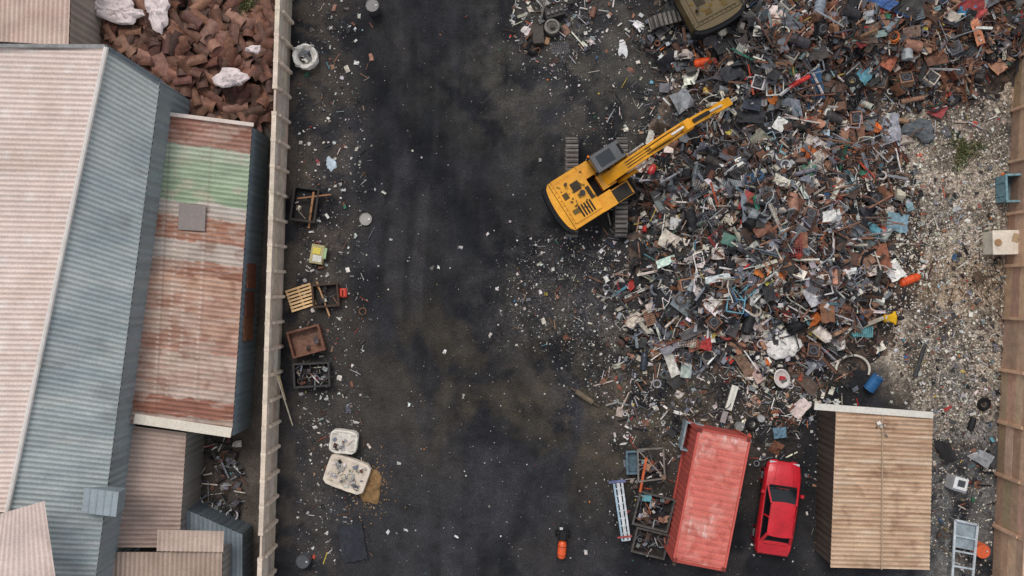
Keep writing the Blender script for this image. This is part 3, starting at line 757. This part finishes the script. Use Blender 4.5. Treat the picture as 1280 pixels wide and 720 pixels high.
# ---------- car ----------
def car():
    mb=MB(); RED=C(184,30,42); BK=C(26,26,28)
    ax=W(981,578,.8)-W(964,694,.8); yaw=math.atan2(ax.y,ax.x); c=W(974,636,.8); c.z=0
    mb.at(c,yaw)
    st=[(-2.14,.60,.38,.62,.66),(-2.08,.74,.28,.78,.84),(-1.85,.80,.24,.86,.93),(-1.45,.82,.22,.90,.96),(-.9,.84,.2,.91,.96),(0,.845,.2,.90,.95),(.75,.84,.2,.88,.95),(1.1,.835,.22,.85,.93),(1.6,.81,.24,.78,.86),(1.95,.76,.27,.70,.77),(2.1,.66,.34,.62,.67),(2.16,.55,.4,.55,.58)]
    prof=[];
    for x,w,z0,zb,zt in st:
        prof.append([(x,-w*.93,z0),(x,-w,(z0+zb)*.5),(x,-w*.985,zb-.08),(x,-w*.92,zb),(x,-w*.6,zb+(zt-zb)*.75),(x,-w*.25,zt),(x,w*.25,zt),(x,w*.6,zb+(zt-zb)*.75),(x,w*.92,zb),(x,w*.985,zb-.08),(x,w,(z0+zb)*.5),(x,w*.93,z0)])
    vs=[p for r in prof for p in r]; n=12; fs=[]
    for i in range(len(prof)-1):
        for k in range(n-1): fs.append((i*n+k,i*n+n+k,i*n+n+k+1,i*n+k+1))
    fs.append(tuple(range(n))); fs.append(tuple(len(vs)-1-k for k in range(n)))
    mb.add(vs,fs,RED,PA)
    b=[(-1.5,-.66,.92),(-1.5,.66,.92),(1.0,.70,.9),(1.0,-.70,.9)]
    t=[(-1.05,-.54,1.36),(-1.05,.54,1.36),(.3,.56,1.38),(.3,-.56,1.38)]
    mb.add(b+t,[(0,1,5,4),(1,2,6,5),(2,3,7,6),(3,0,4,7)],C(20,24,28),GL)
    vs=[];fs=[];m=8
    for i in range(m+1):
        for j in range(m+1):
            a=i/m;bb=j/m; x=-1.12+1.49*a; w=.565+.01*a; y=-w+2*w*bb
            vs.append((x+(.06*(1-(2*bb-1)**2) if i==m else (-.05*(1-(2*bb-1)**2) if i==0 else 0)),y,1.375+.05*(1-(2*a-1)**2)*(1-(2*bb-1)**2)+.012-.03*((2*bb-1)**8)))
    for i in range(m):
        for j in range(m): k=i*(m+1)+j; fs.append((k,k+m+1,k+m+2,k+1))
    mb.add(vs,fs,RED,PA)
    mb.box((-.38,0,1.35),(1.38,1.1,.03),RED,PA)
    for sy in(-1,1):
        mb.beam((1.02,sy*.70,.9),(.32,sy*.565,1.38),.07,.05,RED,PA)
        mb.beam((-1.52,sy*.66,.92),(-1.07,sy*.55,1.37),.14,.05,RED,PA)
        mb.beam((-.3,sy*.70,.92),(-.32,sy*.575,1.37),.07,.04,RED,PA)
        mb.beam((-1.4,sy*.69,.93),(1.0,sy*.72,.91),.05,.04,BK,MT)
        mb.box((.72,sy*.9,.98),(.16,.16,.12),RED,PA,taper=.8)
        mb.box((2.02,sy*.52,.60),(.16,.32,.14),C(190,195,200),GL)
        mb.box((-2.08,sy*.56,.68),(.1,.3,.16),C(120,16,16),GL)
        mb.box((0,sy*.85,.5),(3.0,.03,.05),BK,MT)
        for x in(-1.32,1.34):
            mb.cyl((x,sy*.66,.3),(x,sy*.845,.3),.3,C(24,24,25),MT,n=22); mb.cyl((x,sy*.84,.3),(x,sy*.862,.3),.18,C(150,152,155),ME,n=16)
            mb.torus((x,sy*.835,.3),.35,.03,C(120,18,28),PA,Matrix.Rotation(math.pi/2,3,'X'),n=18,k=5,arc=1)
        mb.beam((.95,sy*.05+.1,.97),(.88,sy*.35+.25,1.0),.02,.02,BK,MT)
    mb.beam((1.02,-.62,.935),(1.02,.62,.935),.12,.02,BK,MT)
    mb.box((2.13,0,.42),(.1,1.3,.18),C(40,40,42),MT); mb.box((-2.14,0,.45),(.1,1.3,.18),C(150,24,34),PA)
    mb.box((2.14,0,.58),(.05,.6,.08),BK,MT)
    for y in(-.45,.45): mb.beam((1.08,y,.935),(2.0,y*.8,.80),.012,.01,C(120,14,24),PA)
    mb.beam((-1.62,-.55,.955),(-1.62,.55,.955),.015,.01,C(90,12,20),PA)
    return mb.build('parked_car',smooth=.7,bevel=.012)
car()

# ---------- right shed ----------
e=empty('site_shed')
f_tan0=plain((196,168,142),(174,146,122),var=.08,sheet=.76)
def f_tan(s,t,x,y):
    c=f_tan0(s,t,x,y); g=fbm(x*.5,y*6,71); c=mixc(c,CA(140,104,82),sst(.54,.74,g)*.6); g=fbr(x*2,y*2,73); c=mixc(c,CA(126,96,78),sst(.56,.74,g)*.5)
    g=fbm(x*.6,y*5,75); return mixc(c,CA(216,200,182),sst(.6,.75,g)*.4)
corr('roof_tan',[(1045,514,2.7),(1038,709,2.5),(1162,712,2.5),(1166,520,2.7)],.19,.03,f_tan,e,shade_dirt=.32,step=.1)
skirt('shed_wall',[(1047,517,2.6),(1040,706,2.4),(1160,709,2.4),(1164,523,2.6),(1047,517,2.6)],e,C(70,62,56))
mb=MB(); mb.beam(W(1018,508,2.72),W(1166,519,2.78),.28,.08,C(196,192,184),RO); mb.beam(W(1103,513,2.74),W(1102,712,2.6),.05,.05,C(150,132,112),RO)
mb.beam(W(1163,570,2.2),W(1180,576,2.2),.06,.06,C(80,72,64),ME)
mb.cyl(W(1020,508,0),W(1020,508,2.7),.06,C(120,120,120),ME)
for i in range(14): piece(mb,W(U(1095,1108),U(522,548),2.78),(20,20,20,40,0),.3,.1)
mb.build('eave_beam',parent=e)

# ---------- bins / bags / misc ----------
def bin_(name,u,v,w,l,h,deg,col,floor=None,fill=0,wt=(20,45,20,10,3)):
    mb=MB(); yaw=math.radians(deg); p=W(u,v,h*.6); p.z=0; mb.at(p,yaw)
    floor=floor or tuple(x*.6 for x in col)
    mb.box((0,0,.1),(w-.04,l-.04,.04),floor,SC)
    for s in(-1,1):
        mb.box((s*w/2,0,h/2+.08),(.04,l,h),jit(col,.1),SC); mb.box((0,s*(l/2-.02),h/2+.08),(w-.05,.04,h),jit(col,.1),SC)
        mb.box((s*w/2,0,h+.1),(.09,l+.09,.05),col,SC); mb.box((0,s*l/2,h+.1),(w-.1,.09,.05),col,SC)
        for k in(-.25,.25): mb.box((s*(w/2+.04),k*l,h/2+.08),(.04,.06,h-.06),col,SC)
        for t in(-1,1): mb.box((s*(w/2-.08),t*(l/2-.08),.04),(.1,.1,.09),col,SC)
    for i in range(fill):
        q=mb.M; x,y=U(-w/2+.12,w/2-.12),U(-l/2+.12,l/2-.12); pt=q@Vector((x,y,U(.2,h+.1)))
        mb.M=Matrix.Identity(4); piece(mb,pt,wt,min(w,l)*.42,.3); mb.M=q
    return mb.build(name)
bin_('metal_bin',384,426,1.45,1.15,.5,15,C(102,68,54),C(120,88,72),5)
bin_('scrap_bin',391,468,1.6,1.05,.5,3,C(52,50,50),C(30,28,28),60)
bin_('scrap_bin',382,256,1.1,1.5,.35,-8,C(44,40,38),C(26,24,24),14)
bin_('scrap_bin',408,369,1.15,1.0,.35,5,C(60,44,36),C(34,30,28),14)
bin_('scrap_bin',816,638,1.6,1.5,.5,-14,C(74,72,70),C(40,38,38),70)
bin_('scrap_bin',812,677,1.5,1.1,.5,-14,C(70,66,64),C(44,42,40),60,)
bin_('metal_bin',863,545,.75,1.25,.8,-12,C(122,136,142),C(118,120,118))
bin_('metal_bin',1264,236,.9,1.2,.9,2,C(110,142,152),C(96,116,124))
bin_('metal_bin',790,577,.5,1.0,.3,2,C(84,104,116),C(80,98,110))
def bag(name,u,v,r,h,deg,col,power=2,fillc=None,sx=1,sy=1,jt=.03):
    mb=MB(); p=W(u,v,h*.7); p.z=0; mb.at(p,math.radians(deg))
    mb.lathe([(r*.8,0),(r*.98,h*.1),(r*1.03,h*.5),(r,h*.85),(r*1.0,h),(r*.9,h*1.02),(r*.72,h*.9),(r*.6,h*.72),(r*.3,h*.68),(0.01,h*.7)],col,MT,n=28,power=power,jt=jt,sx=sx,sy=sy)
    if fillc is not None:
        mb.lathe([(r*.8,h*.93),(r*.5,h*.99),(.01,h*1.02)],fillc,MT,n=20,power=power,jt=.05,sx=sx,sy=sy)
    for a in(45,135,225,315):
        x,y=r*math.cos(math.radians(a)),r*math.sin(math.radians(a)); mb.torus((x*.95*sx,y*.95*sy,h),.12,.025,col,MT,Matrix.Rotation(math.radians(70),3,'X'),n=10,k=4)
    return mb,name
mb,n=bag('bulk_bag',382,71,.55,.6,10,C(230,226,220),2,None,jt=.05)
mb.lathe([(.3,.56),(.15,.58),(.01,.57)],C(96,96,98),MT,n=14,jt=.1)
for i in range(8): mb.box((U(-.25,.25),U(-.25,.25),.6),(.2,.1,.06),pick((10,30,30,30,0)),MT,rot3(.4))
mb.build(n)
mb,n=bag('bulk_bag',430,552,.62,.7,-8,C(222,216,206),5,C(194,188,180),1.0,.85)
for i in range(14): mb.crumple((U(-.4,.4),U(-.3,.3),.76),U(.1,.3),U(.1,.25),pick((5,15,30,50,0)),MT,rot3(.3),.2)
mb.build(n)
mb,n=bag('bulk_bag',434,592,.92,.5,-20,C(208,196,182),9,C(186,174,160),1.05,.8,jt=.015)
for i in range(40): mb.crumple((U(-.75,.75),U(-.55,.55),.56),U(.06,.26),U(.06,.2),pick((8,14,40,40,2)),MT,rot3(.3),.2)
for x,y in((-.35,.2),(.2,-.05)): mb.torus((x,y,.56),.16,.03,C(150,150,146),ME,n=16)
mb.build(n)
def pallet(u,v,deg,col,w=1.2,l=1.05,z=0.0):
    mb=MB(); p=W(u,v,.15); p.z=z; mb.at(p,math.radians(deg))
    for k in range(7): mb.box((0,-l/2+.05+k*(l-.1)/6,.135),(w,.095,.022),jit(col,.1),MT)
    for k in(-1,0,1):
        mb.box((k*(w/2-.05),0,.075),(.09,l,.095),tuple(x*.7 for x in col),MT)
        mb.box((0,k*(l/2-.05),.013),(w,.09,.022),col,MT)
    return mb.build('wooden_pallet')
pallet(376,372,18,C(232,194,146))
def gas(u,v,deg,h=0,col=C(226,84,30),L=.95,r=.2,name='gas_cylinder'):
    mb=MB(); p=W(u,v,h+r); mb.at(p,math.radians(deg)); q=Matrix.Rotation(math.pi/2,3,'Y')
    pr=[(.01,-L/2),(r*.6,-L/2+.02),(r,-L/2+.1),(r,L/2-.18),(r*.85,L/2-.08),(r*.4,L/2),(.01,L/2)]
    mb.lathe(pr,col,PA,n=18,rot=q)
    a=Vector((L/2,0,0)); d=a.normalized()
    mb.cyl(a,a+d*.1,.04,C(160,150,110),ME); 
    mb.torus(a+d*.06,r*.55,.02,C(60,60,60),ME,rot=q,n=16,k=5)
    for t in(-.25,.2): mb.torus(d*t*L,r*1.005,.012,tuple(x*.6 for x in col),PA,rot=q,n=18,k=4)
    return mb.build(name)
gas(880,77,15,.35); gas(1137,350,22,.05,L=1.05,r=.19); gas(815,212,60,.5,C(170,46,44),.5,.17); 
gas(805,452,85,0,C(40,46,56),.9,.16); gas(1040,388,30,.9,C(204,70,40),.5,.13); gas(957,84,80,1.3,C(200,140,50),.5,.16); gas(884,116,-60,.3,C(180,144,60),.6,.12)
def drum(u,v,deg,col,tilt=0,h=.88,r=.29,name='steel_drum'):
    mb=MB(); p=W(u,v,h*.5); p.z=0.0 if tilt==0 else r; q=Matrix.Rotation(math.radians(tilt),3,'Y')
    mb.at(p,math.radians(deg))
    pr=[(.01,.0),(r,.0),(r,.02),(r,h*.32),(r*1.04,h*.34),(r,h*.36),(r,h*.64),(r*1.04,h*.66),(r,h*.68),(r,h-.02),(r*1.02,h),(r*.96,h),(r*.95,h-.03),(.01,h-.03)]
    mb.lathe(pr,col,PA,n=24,rot=q); k=q@Vector((r*.6,0,h-.02)); mb.cyl(k,k+q@Vector((0,0,.03)),.04,C(190,190,190),ME)
    return mb.build(name)
drum(1087,487,60,C(44,92,140),70,.75,.27); drum(467,10,0,C(60,60,62)); drum(1225,687,0,C(214,100,62),0,.6,.32); drum(380,700,0,C(70,72,76),0,.6,.3)
drum(924,533,0,C(120,122,120),0,.3,.2,'metal_pot'); drum(951,523,0,C(150,150,150),0,.25,.16,'metal_pot'); drum(457,274,0,C(140,136,130),0,.12,.28,'metal_pot')
mb=MB(); p=W(703,677,.3); p.z=0; mb.at(p,math.radians(86))
q=Matrix.Rotation(math.pi/2,3,'Y'); r=.2
mb.lathe([(.01,-.78),(.13,-.76),(.2,-.66),(.2,-.1),(.15,.02),(.01,.06)],C(226,90,40),PA,n=18,rot=q,c=(0,0,.34))
for t in(-.6,-.2): mb.torus((t,0,.34),.2,.014,C(60,50,46),ME,q,n=18,k=4)
for y in(-.2,.2): mb.tube([(-.9,y,.12),(.55,y,.3),(.85,y*.6,.4)],.025,C(40,40,42),ME)
for x in(-.6,0,.45): mb.beam((x,-.2,.2),(x,.2,.2),.04,.03,C(40,40,42),ME)
mb.tube([(.85,-.12,.4),(.85,.12,.4)],.025,C(40,40,42),ME)
for y in(-.3,.3): mb.torus((.35,y,.16),.12,.045,C(26,26,26),MT,Matrix.Rotation(math.pi/2,3,'X'),n=14,k=6)
mb.cyl((.35,-.3,.16),(.35,.3,.16),.02,C(80,80,80),ME); mb.box((.3,0,.33),(.5,.3,.2),C(34,34,36),MT,taper=.8); mb.box((.62,.1,.4),(.1,.14,.08),C(190,190,188),MT)
mb.build('hand_truck_with_gas_cylinder')
mb=MB(); mb.at(W(430,366,0),0); mb.box((0,0,.15),(.32,.4,.26),C(214,72,44),PA); mb.box((0,0,.31),(.28,.36,.06),C(190,56,36),PA,taper=.9); mb.tube([(0,-.12,.33),(0,-.12,.42),(0,.12,.42),(0,.12,.33)],.02,C(30,30,30),MT)
mb.build('toolbox',bevel=.02)
mb=MB(); mb.at(W(398,318,.1),math.radians(-10)); mb.box((0,0,.2),(.6,.9,.36),C(160,150,114),MT,taper=.96); mb.box((-.02,.15,.4),(.36,.3,.03),C(200,184,90),MT); mb.box((.05,-.2,.4),(.4,.3,.03),C(206,204,196),MT); mb.box((.33,.1,.3),(.16,.5,.05),C(150,170,130),MT,Matrix.Rotation(.5,3,'Y'))
mb.build('carton_box')
mb=MB(); mb.beam(W(392,240,.5),W(386,285,.1),.09,.07,C(150,110,80),MT); mb.beam(W(372,248,.5),W(414,243,.4),.06,.05,C(140,100,74),MT); mb.beam(W(412,395,.3),W(396,352,.3),.07,.05,C(168,130,96),MT); mb.build('timber_offcuts')
mb=MB(); mb.beam(W(343,460,1.6),W(366,532,.06),.05,.05,C(190,180,160),ME); mb.beam(W(348,470,1.4),W(356,500,.3),.12,.03,C(176,160,130),ME); mb.build('leaning_pole')
mb=MB(); mb.at(W(441,678,.05),.15); mb.crumple((0,0,.09),1.15,1.7,C(46,48,54),MT,None,.05,8); mb.build('rubber_mat',smooth=.5)
mb=MB()
mb.cloth(W(463,606,0),.62,C(122,96,66),MT,h=.18,seed=4,sx=.8,sy=1.15)
for i in range(420): chip(mb,464+random.gauss(0,13),608+random.gauss(0,19),U(.02,.06),jit(C(136,108,76),.3),.0)
mb.build('sand_heap')
mb=MB(); a=W(720,489,.15);b=W(741,503,.15); d=(b-a); mb.cyl(a,b,.13,C(98,86,72),SC,n=14); mb.cyl(b,b+d*.35,.04,C(84,70,60),SC); mb.cyl(a,a-d*.3,.04,C(84,70,60),SC); mb.cyl(W(757,507,.08),W(771,503,.08),.06,C(110,108,104),ME); mb.build('car_exhaust_muffler')
mb=MB(); a1,b1,a2,b2=W(767,602,.5),W(778,676,.5),W(777,600,.5),W(787,675,.5)
for a,b,c in((a1,b1,C(150,172,186)),(a2,b2,C(210,216,222)),): mb.beam(a,b,.09,.08,c,ME)
mb.beam(a1.lerp(a2,.5)+Vector((0,0,.03)),b1.lerp(b2,.5)+Vector((0,0,.03)),.14,.03,C(205,210,214),ME)
for k in range(9): mb.beam(a1.lerp(b1,k/8),a2.lerp(b2,k/8),.05,.04,C(176,186,196),ME)
for p in(a1,a2,b1,b2): mb.cyl(p,(p.x,p.y,0),.03,C(120,126,132),ME)
mb.beam(W(761,603,.55),W(782,601,.55),.12,.06,C(90,96,130),ME); mb.beam(W(772,672,.55),W(790,670,.55),.08,.06,C(150,70,70),ME)
mb.build('steel_conveyor_frame')
mb=MB(); P=[W(797,562,.8),W(829,560,.8),W(831,598,.8),W(798,602,.8)]
for i in range(4): mb.beam(P[i],P[(i+1)%4],.07,.06,C(112,106,100),ME); mb.cyl(P[i],(P[i].x,P[i].y,0),.035,C(90,84,80),ME)
mb.beam(P[0],P[2],.05,.04,C(130,120,110),ME); mb.beam(W(800,615,.7),W(808,572,.9),.1,.06,C(190,96,60),ME)
for i in range(30): piece(mb,W(U(799,830),U(562,600),U(.3,.85)),(25,30,25,15,5),.5,.2)
mb.build('steel_table_frame')
mb=MB(); p=W(1196,604,.5); p.z=0; mb.at(p,-.25)
mb.box((0,0,.43),(.62,.62,.84),C(206,208,210),PA); mb.box((0,.02,.87),(.63,.6,.03),C(226,228,230),PA); mb.box((0,-.27,.9),(.6,.1,.06),C(120,124,130),MT)
mb.cyl((0,-.3,.42),(0,-.34,.42),.2,C(160,160,165),ME,n=20); mb.cyl((0,-.335,.42),(0,-.35,.42),.15,C(26,30,34),GL,n=20); mb.box((.02,.06,.893),(.34,.3,.02),C(60,64,68),GL)
for k in range(3): mb.cyl((-.2+k*.1,-.3,.79),(-.2+k*.1,-.33,.79),.025,C(90,90,90),MT)
mb.build('washing_machine',bevel=.02)
mb=MB(); P=[W(1194,650,.6),W(1222,656,.6),W(1215,730,.6),W(1190,726,.6)]
for i in range(4): mb.beam(P[i],P[(i+1)%4],.1,.08,C(196,204,210),ME); mb.cyl(P[i],(P[i].x,P[i].y,0),.03,C(150,156,160),ME)
for k in(.25,.5,.75): mb.beam(P[0].lerp(P[3],k),P[1].lerp(P[2],k),.08,.05,C(176,188,196),ME)
mb.add([P[0]+Vector((0,0,-.1)),P[1]+Vector((0,0,-.1)),P[1].lerp(P[2],.45)+Vector((0,0,-.1)),P[0].lerp(P[3],.45)+Vector((0,0,-.1))],[(0,1,2,3)],C(140,152,160),ME)
for i in range(16): piece(mb,W(U(1194,1218),U(655,720),U(.1,.5)),(10,30,30,30,3),.5,.2)
mb.build('metal_shelf_frame')
mb=MB(); p=W(1258,303,.9); p.z=0; mb.at(p,.02); mb.box((0,0,.5),(1.3,1.05,.95),C(206,196,180),MT,taper=.95); mb.box((0,0,1.0),(1.36,1.1,.06),C(212,202,188),MT)
for x in(-.4,0,.4): mb.box((x,0,.5),(.05,1.1,.9),C(190,180,166),MT)
mb.cyl((-.45,.0,1.02),(-.45,.0,1.1),.16,C(150,120,90),MT); mb.box((.35,.2,1.04),(.4,.3,.03),C(150,130,104),MT,rot3(.02)); mb.build('storage_tank',bevel=.03)
mb=MB(); pts=[]
for i in range(16):
    a=math.radians(-20+ i*13.5); pts.append(W(1066+21*math.cos(a),462-18*math.sin(a),.3+.05*math.sin(i)))
mb.tube(pts,.055,C(200,194,182),MT,n=8); mb.build('plastic_hose')
mb=MB(); p=W(977,473,.4); mb.at(p,.3); mb.lathe([(.2,-.15),(.31,.0),(.36,.08),(.32,.1),(.27,.02),(.15,-.06),(.01,-.07)],C(210,206,202),PA,n=24,sy=1.25); mb.box((.02,0,.02),(.18,.24,.1),C(166,50,52),MT,rot3(.2)); mb.crumple((.05,-.1,.06),.25,.2,C(90,86,84),MT,None,.2); mb.build('ceramic_basin')
mb=MB(); mb.cloth(W(981,432,.62),.8,C(234,230,226),MT,h=.24,seed=3,sx=1,sy=.9); mb.cloth(W(1048,424,.45),.42,C(220,214,208),MT,h=.2,seed=13,sx=.8,sy=1.2); mb.build('white_bag')
mb=MB(); mb.cloth(W(778,62,.02),.33,C(226,226,228),MT,h=.06,seed=5,sx=.7,sy=1.2); mb.build('paper_sheet')
mb=MB(); mb.cloth(W(413,206,.02),.26,C(176,190,202),MT,h=.06,seed=15,sx=.9,sy=1.2); mb.build('paper_sheet')
mb=MB(); a,b=W(919,482,.35),W(910,512,.3); mb.beam(a,b,.3,.16,C(214,212,200),PA); mb.beam(a+Vector((0,0,.09)),b+Vector((0,0,.09)),.12,.03,C(180,180,174),PA); mb.beam(W(907,514,.2),W(903,528,.1),.25,.1,C(150,150,150),ME); mb.build('light_fixture_housing')
mb=MB(); mb.cloth(W(1152,163,.25),.62,C(88,92,96),MT,h=.2,seed=22,sx=1.2,sy=.8); mb.build('tarpaulin')
mb=MB()
for (u,v,w,l,dg,c) in [(835,326,1.1,.35,20,(190,210,198)),(897,348,1.1,.3,12,(206,212,212)),(1040,270,.8,.5,10,(200,200,196)),(1012,210,.6,.6,40,(62,108,84)),(975,155,.6,.5,60,(200,200,196)),(840,456,.45,1.1,20,(190,186,178)),(858,460,.5,.9,-5,(150,160,156)),(868,432,.6,.5,20,(120,76,62)),(884,428,.5,.7,-15,(150,50,50)),(960,360,.5,1.2,10,(40,40,44)),(1022,415,.9,.35,-40,(186,176,150)),(930,455,.5,1.1,35,(106,84,70)),(945,466,.4,1.0,30,(176,150,140)),(1102,322,.7,1.2,15,(132,84,64)),(1080,325,.8,.7,30,(120,90,74)),(1112,75,.6,.9,-30,(150,90,68)),(1222,40,.4,1.2,25,(196,130,100)),(1085,45,1.6,.3,10,(110,128,124)),(1170,70,1.0,.8,10,(100,68,54)),(1040,110,1.2,.7,-20,(90,68,58)),(912,300,.5,.7,70,(80,110,100)),(1000,300,.7,.7,0,(116,78,62)),(953,285,.8,.6,30,(110,74,60)),(975,541,.6,.5,5,(84,110,126)),(1110,5,2.2,.5,-20,(60,90,140)),(1210,10,.7,.7,-20,(50,104,136)),(1290,60,.9,.6,20,(140,90,70)),(1020,60,.9,1.1,15,(64,58,58)),(812,175,.9,.3,75,(170,166,158)),(800,400,.5,.2,10,(200,190,180)),(1245,80,.6,.9,40,(150,110,90)),(1190,20,.5,.8,60,(170,160,150)),(1140,40,.8,.5,10,(110,90,80)),(990,30,.9,.5,-30,(90,94,100)),(915,90,.9,.7,20,(40,42,48)),(940,130,.8,.6,-10,(50,54,64))]:
    h=hz(u,v)+.34
    mb.crumple(W(u,v,h),w,l,C(*c),SC,Matrix.Rotation(math.radians(dg),3,'Z')@Matrix.Rotation(U(-.3,.3),3,'X'),.06,4)
for i in range(75):
    u,v=(U(1010,1100),U(150,300)) if i<35 else (U(960,1200),U(20,130)); h=hz(u,v)+.35; a=U(-.6,.6) if i<35 else U(0,3.14); L=U(15,45)
    mb.cyl(W(u,v,h),W(u+L*math.cos(a),v-L*math.sin(a),h+U(-.2,.2)),U(.02,.05),jit(random.choice(RUST+GREY[:2]),.2),SC,n=6)
mb.build('sheet_metal_offcuts',smooth=0)
mb=MB(); p=W(690,34,.4); p.z=0; mb.at(p,.3)
mb.cyl((0,0,.1),(0,0,.5),.36,C(84,80,76),SC,n=20); mb.torus((0,0,.52),.3,.06,C(120,116,110),SC); mb.cyl((0,0,.5),(0,0,.66),.12,C(60,56,54),SC)
mb.box((.3,.6,.3),(1.0,.5,.5),C(52,50,50),SC,taper=.85); mb.box((-.7,-.1,.2),(.5,.9,.35),C(60,54,50),SC,rot3(.1)); mb.beam((-.5,.3,.4),(.2,1.5,.5),.09,.08,C(90,84,80),SC); mb.beam((.5,-.3,.3),(-.3,1.6,.4),.08,.08,C(70,64,60),SC)
for k in range(4): mb.cyl((.0+k*.2,.6,.5),(.0+k*.2,.6,.65),.07,C(96,92,88),SC)
mb.build('engine_block')
for (u,v,h) in ((935,262,2.2),(1010,385,.7),(940,530,.0),(1240,70,.6),(905,410,.6),(666,60,0),(1065,100,1.6),(1230,505,0)):
    mb=MB(); mb.M=Matrix.Translation(W(u,v,h+.12)); q=rot3(.12); mb.torus((0,0,0),.24,.09,C(28,28,30),MT,q,n=24,k=8); mb.torus((0,0,0),.15,.02,C(90,88,86),ME,q,n=18,k=5); mb.cyl(q@Vector((0,0,-.02)),q@Vector((0,0,.02)),.06,C(70,70,70),ME); mb.build('tyre')

# ---------- worker ----------
def person(u,v,deg):
    p=W(u,v,.9); p.z=0.02
    V=[];E=[];Rr=[]
    def vt(x,y,z,r,par=None):
        V.append((x,y,z));Rr.append(r)
        if par is not None: E.append((par,len(V)-1))
        return len(V)-1
    pel=vt(0,0,.92,.16); sp=vt(.1,0,1.1,.15,pel); ch=vt(.24,0,1.28,.175,sp); nk=vt(.35,0,1.4,.07,ch); hd=vt(.41,0,1.48,.09,nk); h2=vt(.43,0,1.57,.095,hd)
    hands=[]
    for s in(-1,1):
        hp=vt(-.02,s*.1,.85,.11,pel); kn=vt(.12 if s>0 else -.06,s*.15,.48,.07,hp); an=vt(.06 if s>0 else -.22,s*.16,.1,.048,kn); vt(.21 if s>0 else -.07,s*.18,.05,.045,an)
        sh=vt(.26,s*.21,1.33,.075,ch); el=vt(.42 if s>0 else .36,s*.4,1.1,.052,sh); wr=vt(.66 if s>0 else .58,s*.3,.98,.034,el); hn=vt(.73 if s>0 else .65,s*.28,.95,.036,wr)
        for k in range(4): hands.append((Vector(V[hn]),Vector((.085-.008*abs(k-1),s*(.024-.016*k),-.03)),.0095))
        hands.append((Vector(V[wr])+Vector((.03,-s*.02,0)),Vector((.045,-s*.04,-.01)),.0105))
    me=bpy.data.meshes.new('b'); me.from_pydata(V,E,[]); o=bpy.data.objects.new('tmp',me); bpy.context.collection.objects.link(o)
    sk=o.modifiers.new('s','SKIN'); su=o.modifiers.new('u','SUBSURF'); su.levels=2
    for i,r in enumerate(Rr): me.skin_vertices[0].data[i].radius=(r,r)
    me.skin_vertices[0].data[0].use_root=True
    dg=bpy.context.evaluated_depsgraph_get(); dg.update(); m2=bpy.data.meshes.new_from_object(o.evaluated_get(dg)); bpy.data.objects.remove(o)
    mb=MB(); mb.at(p,math.radians(deg))
    YL=C(226,176,40); BKK=C(34,36,42); SK=C(150,104,80)
    for pl in m2.polygons:
        c=pl.center
        if c.z>1.41 and c.x>.33: col=SK
        elif c.x>.54 and c.z>.9: col=SK
        elif c.z<.11: col=C(40,34,30)
        elif c.z<.93: col=BKK
        elif abs(c.y)>.3: col=BKK
        elif 1.13<c.z<1.18: col=C(210,210,210)
        else: col=YL
        mb.c.append(col); mb.m.append(MT)
    mb.f=[tuple(pl.vertices) for pl in m2.polygons]; mb.v=[tuple(mb.M@x.co) for x in m2.vertices]
    for a,d,r in hands: 
        m=a+d*.55; mb.cyl(a,m,r,SK,MT,n=6); mb.cyl(m,m+Vector((d.x*.35,d.y*.3,-.03)),r*.9,SK,MT,r1=r*.7,n=6)
    o3=Vector((.2,0,-.135))
    mb.lathe([(.112,1.70),(.11,1.75),(.088,1.80),(.04,1.825),(.005,1.83)],C(40,40,44),MT,n=18,c=Vector((.225,0,0))+o3)
    mb.box(Vector((.34,0,1.705))+o3,(.12,.15,.015),C(30,30,34),MT); mb.box(Vector((.335,0,1.655))+o3,(.03,.025,.035),SK,MT,taper=.6)
    for s in(-1,1): mb.box(Vector((.318,s*.035,1.68))+o3,(.012,.022,.01),C(20,16,14),MT); mb.box(Vector((.215,s*.1,1.66))+o3,(.03,.02,.05),SK,MT)
    mb.box(Vector((.318,0,1.615))+o3,(.01,.045,.008),C(110,60,52),MT)
    mb.lathe([(.098,1.60),(.104,1.66),(.107,1.71)],C(26,22,20),MT,n=14,c=Vector((.205,0,0))+o3)
    return mb.build('worker',smooth=1.2)
person(1106,398,5)

# ---------- light, world, camera ----------
sc=bpy.context.scene
w=bpy.data.worlds.new('World'); sc.world=w; w.use_nodes=True; nt=w.node_tree
bg=nt.nodes['Background']; sky=nt.nodes.new('ShaderNodeTexSky'); sky.sky_type='NISHITA'; sky.sun_disc=False
SE,SR=math.radians(60),math.radians(340)
sky.sun_elevation=SE; sky.sun_rotation=SR
hs=nt.nodes.new('ShaderNodeHueSaturation'); hs.inputs['Saturation'].default_value=.2
nt.links.new(sky.outputs[0],hs.inputs['Color']); nt.links.new(hs.outputs[0],bg.inputs['Color']); bg.inputs['Strength'].default_value=.15
sd=bpy.data.lights.new('sun','SUN'); sd.energy=1.5; sd.angle=math.radians(25); sd.color=(1,.94,.86)
so=bpy.data.objects.new('sun',sd); bpy.context.collection.objects.link(so)
dirv=Vector((math.sin(SR)*math.cos(SE),math.cos(SR)*math.cos(SE),math.sin(SE)))
so.rotation_euler=dirv.to_track_quat('Z','Y').to_euler(); so.location=dirv*60
cd=bpy.data.cameras.new('camera'); cd.sensor_width=36; cd.lens=36*F/1280; cd.clip_end=5000
co=bpy.data.objects.new('camera',cd); bpy.context.collection.objects.link(co); co.location=(0,0,CH); co.rotation_euler=(0,0,0)
sc.camera=co
sc.view_settings.view_transform='Standard'; sc.view_settings.look='None'; sc.view_settings.exposure=0
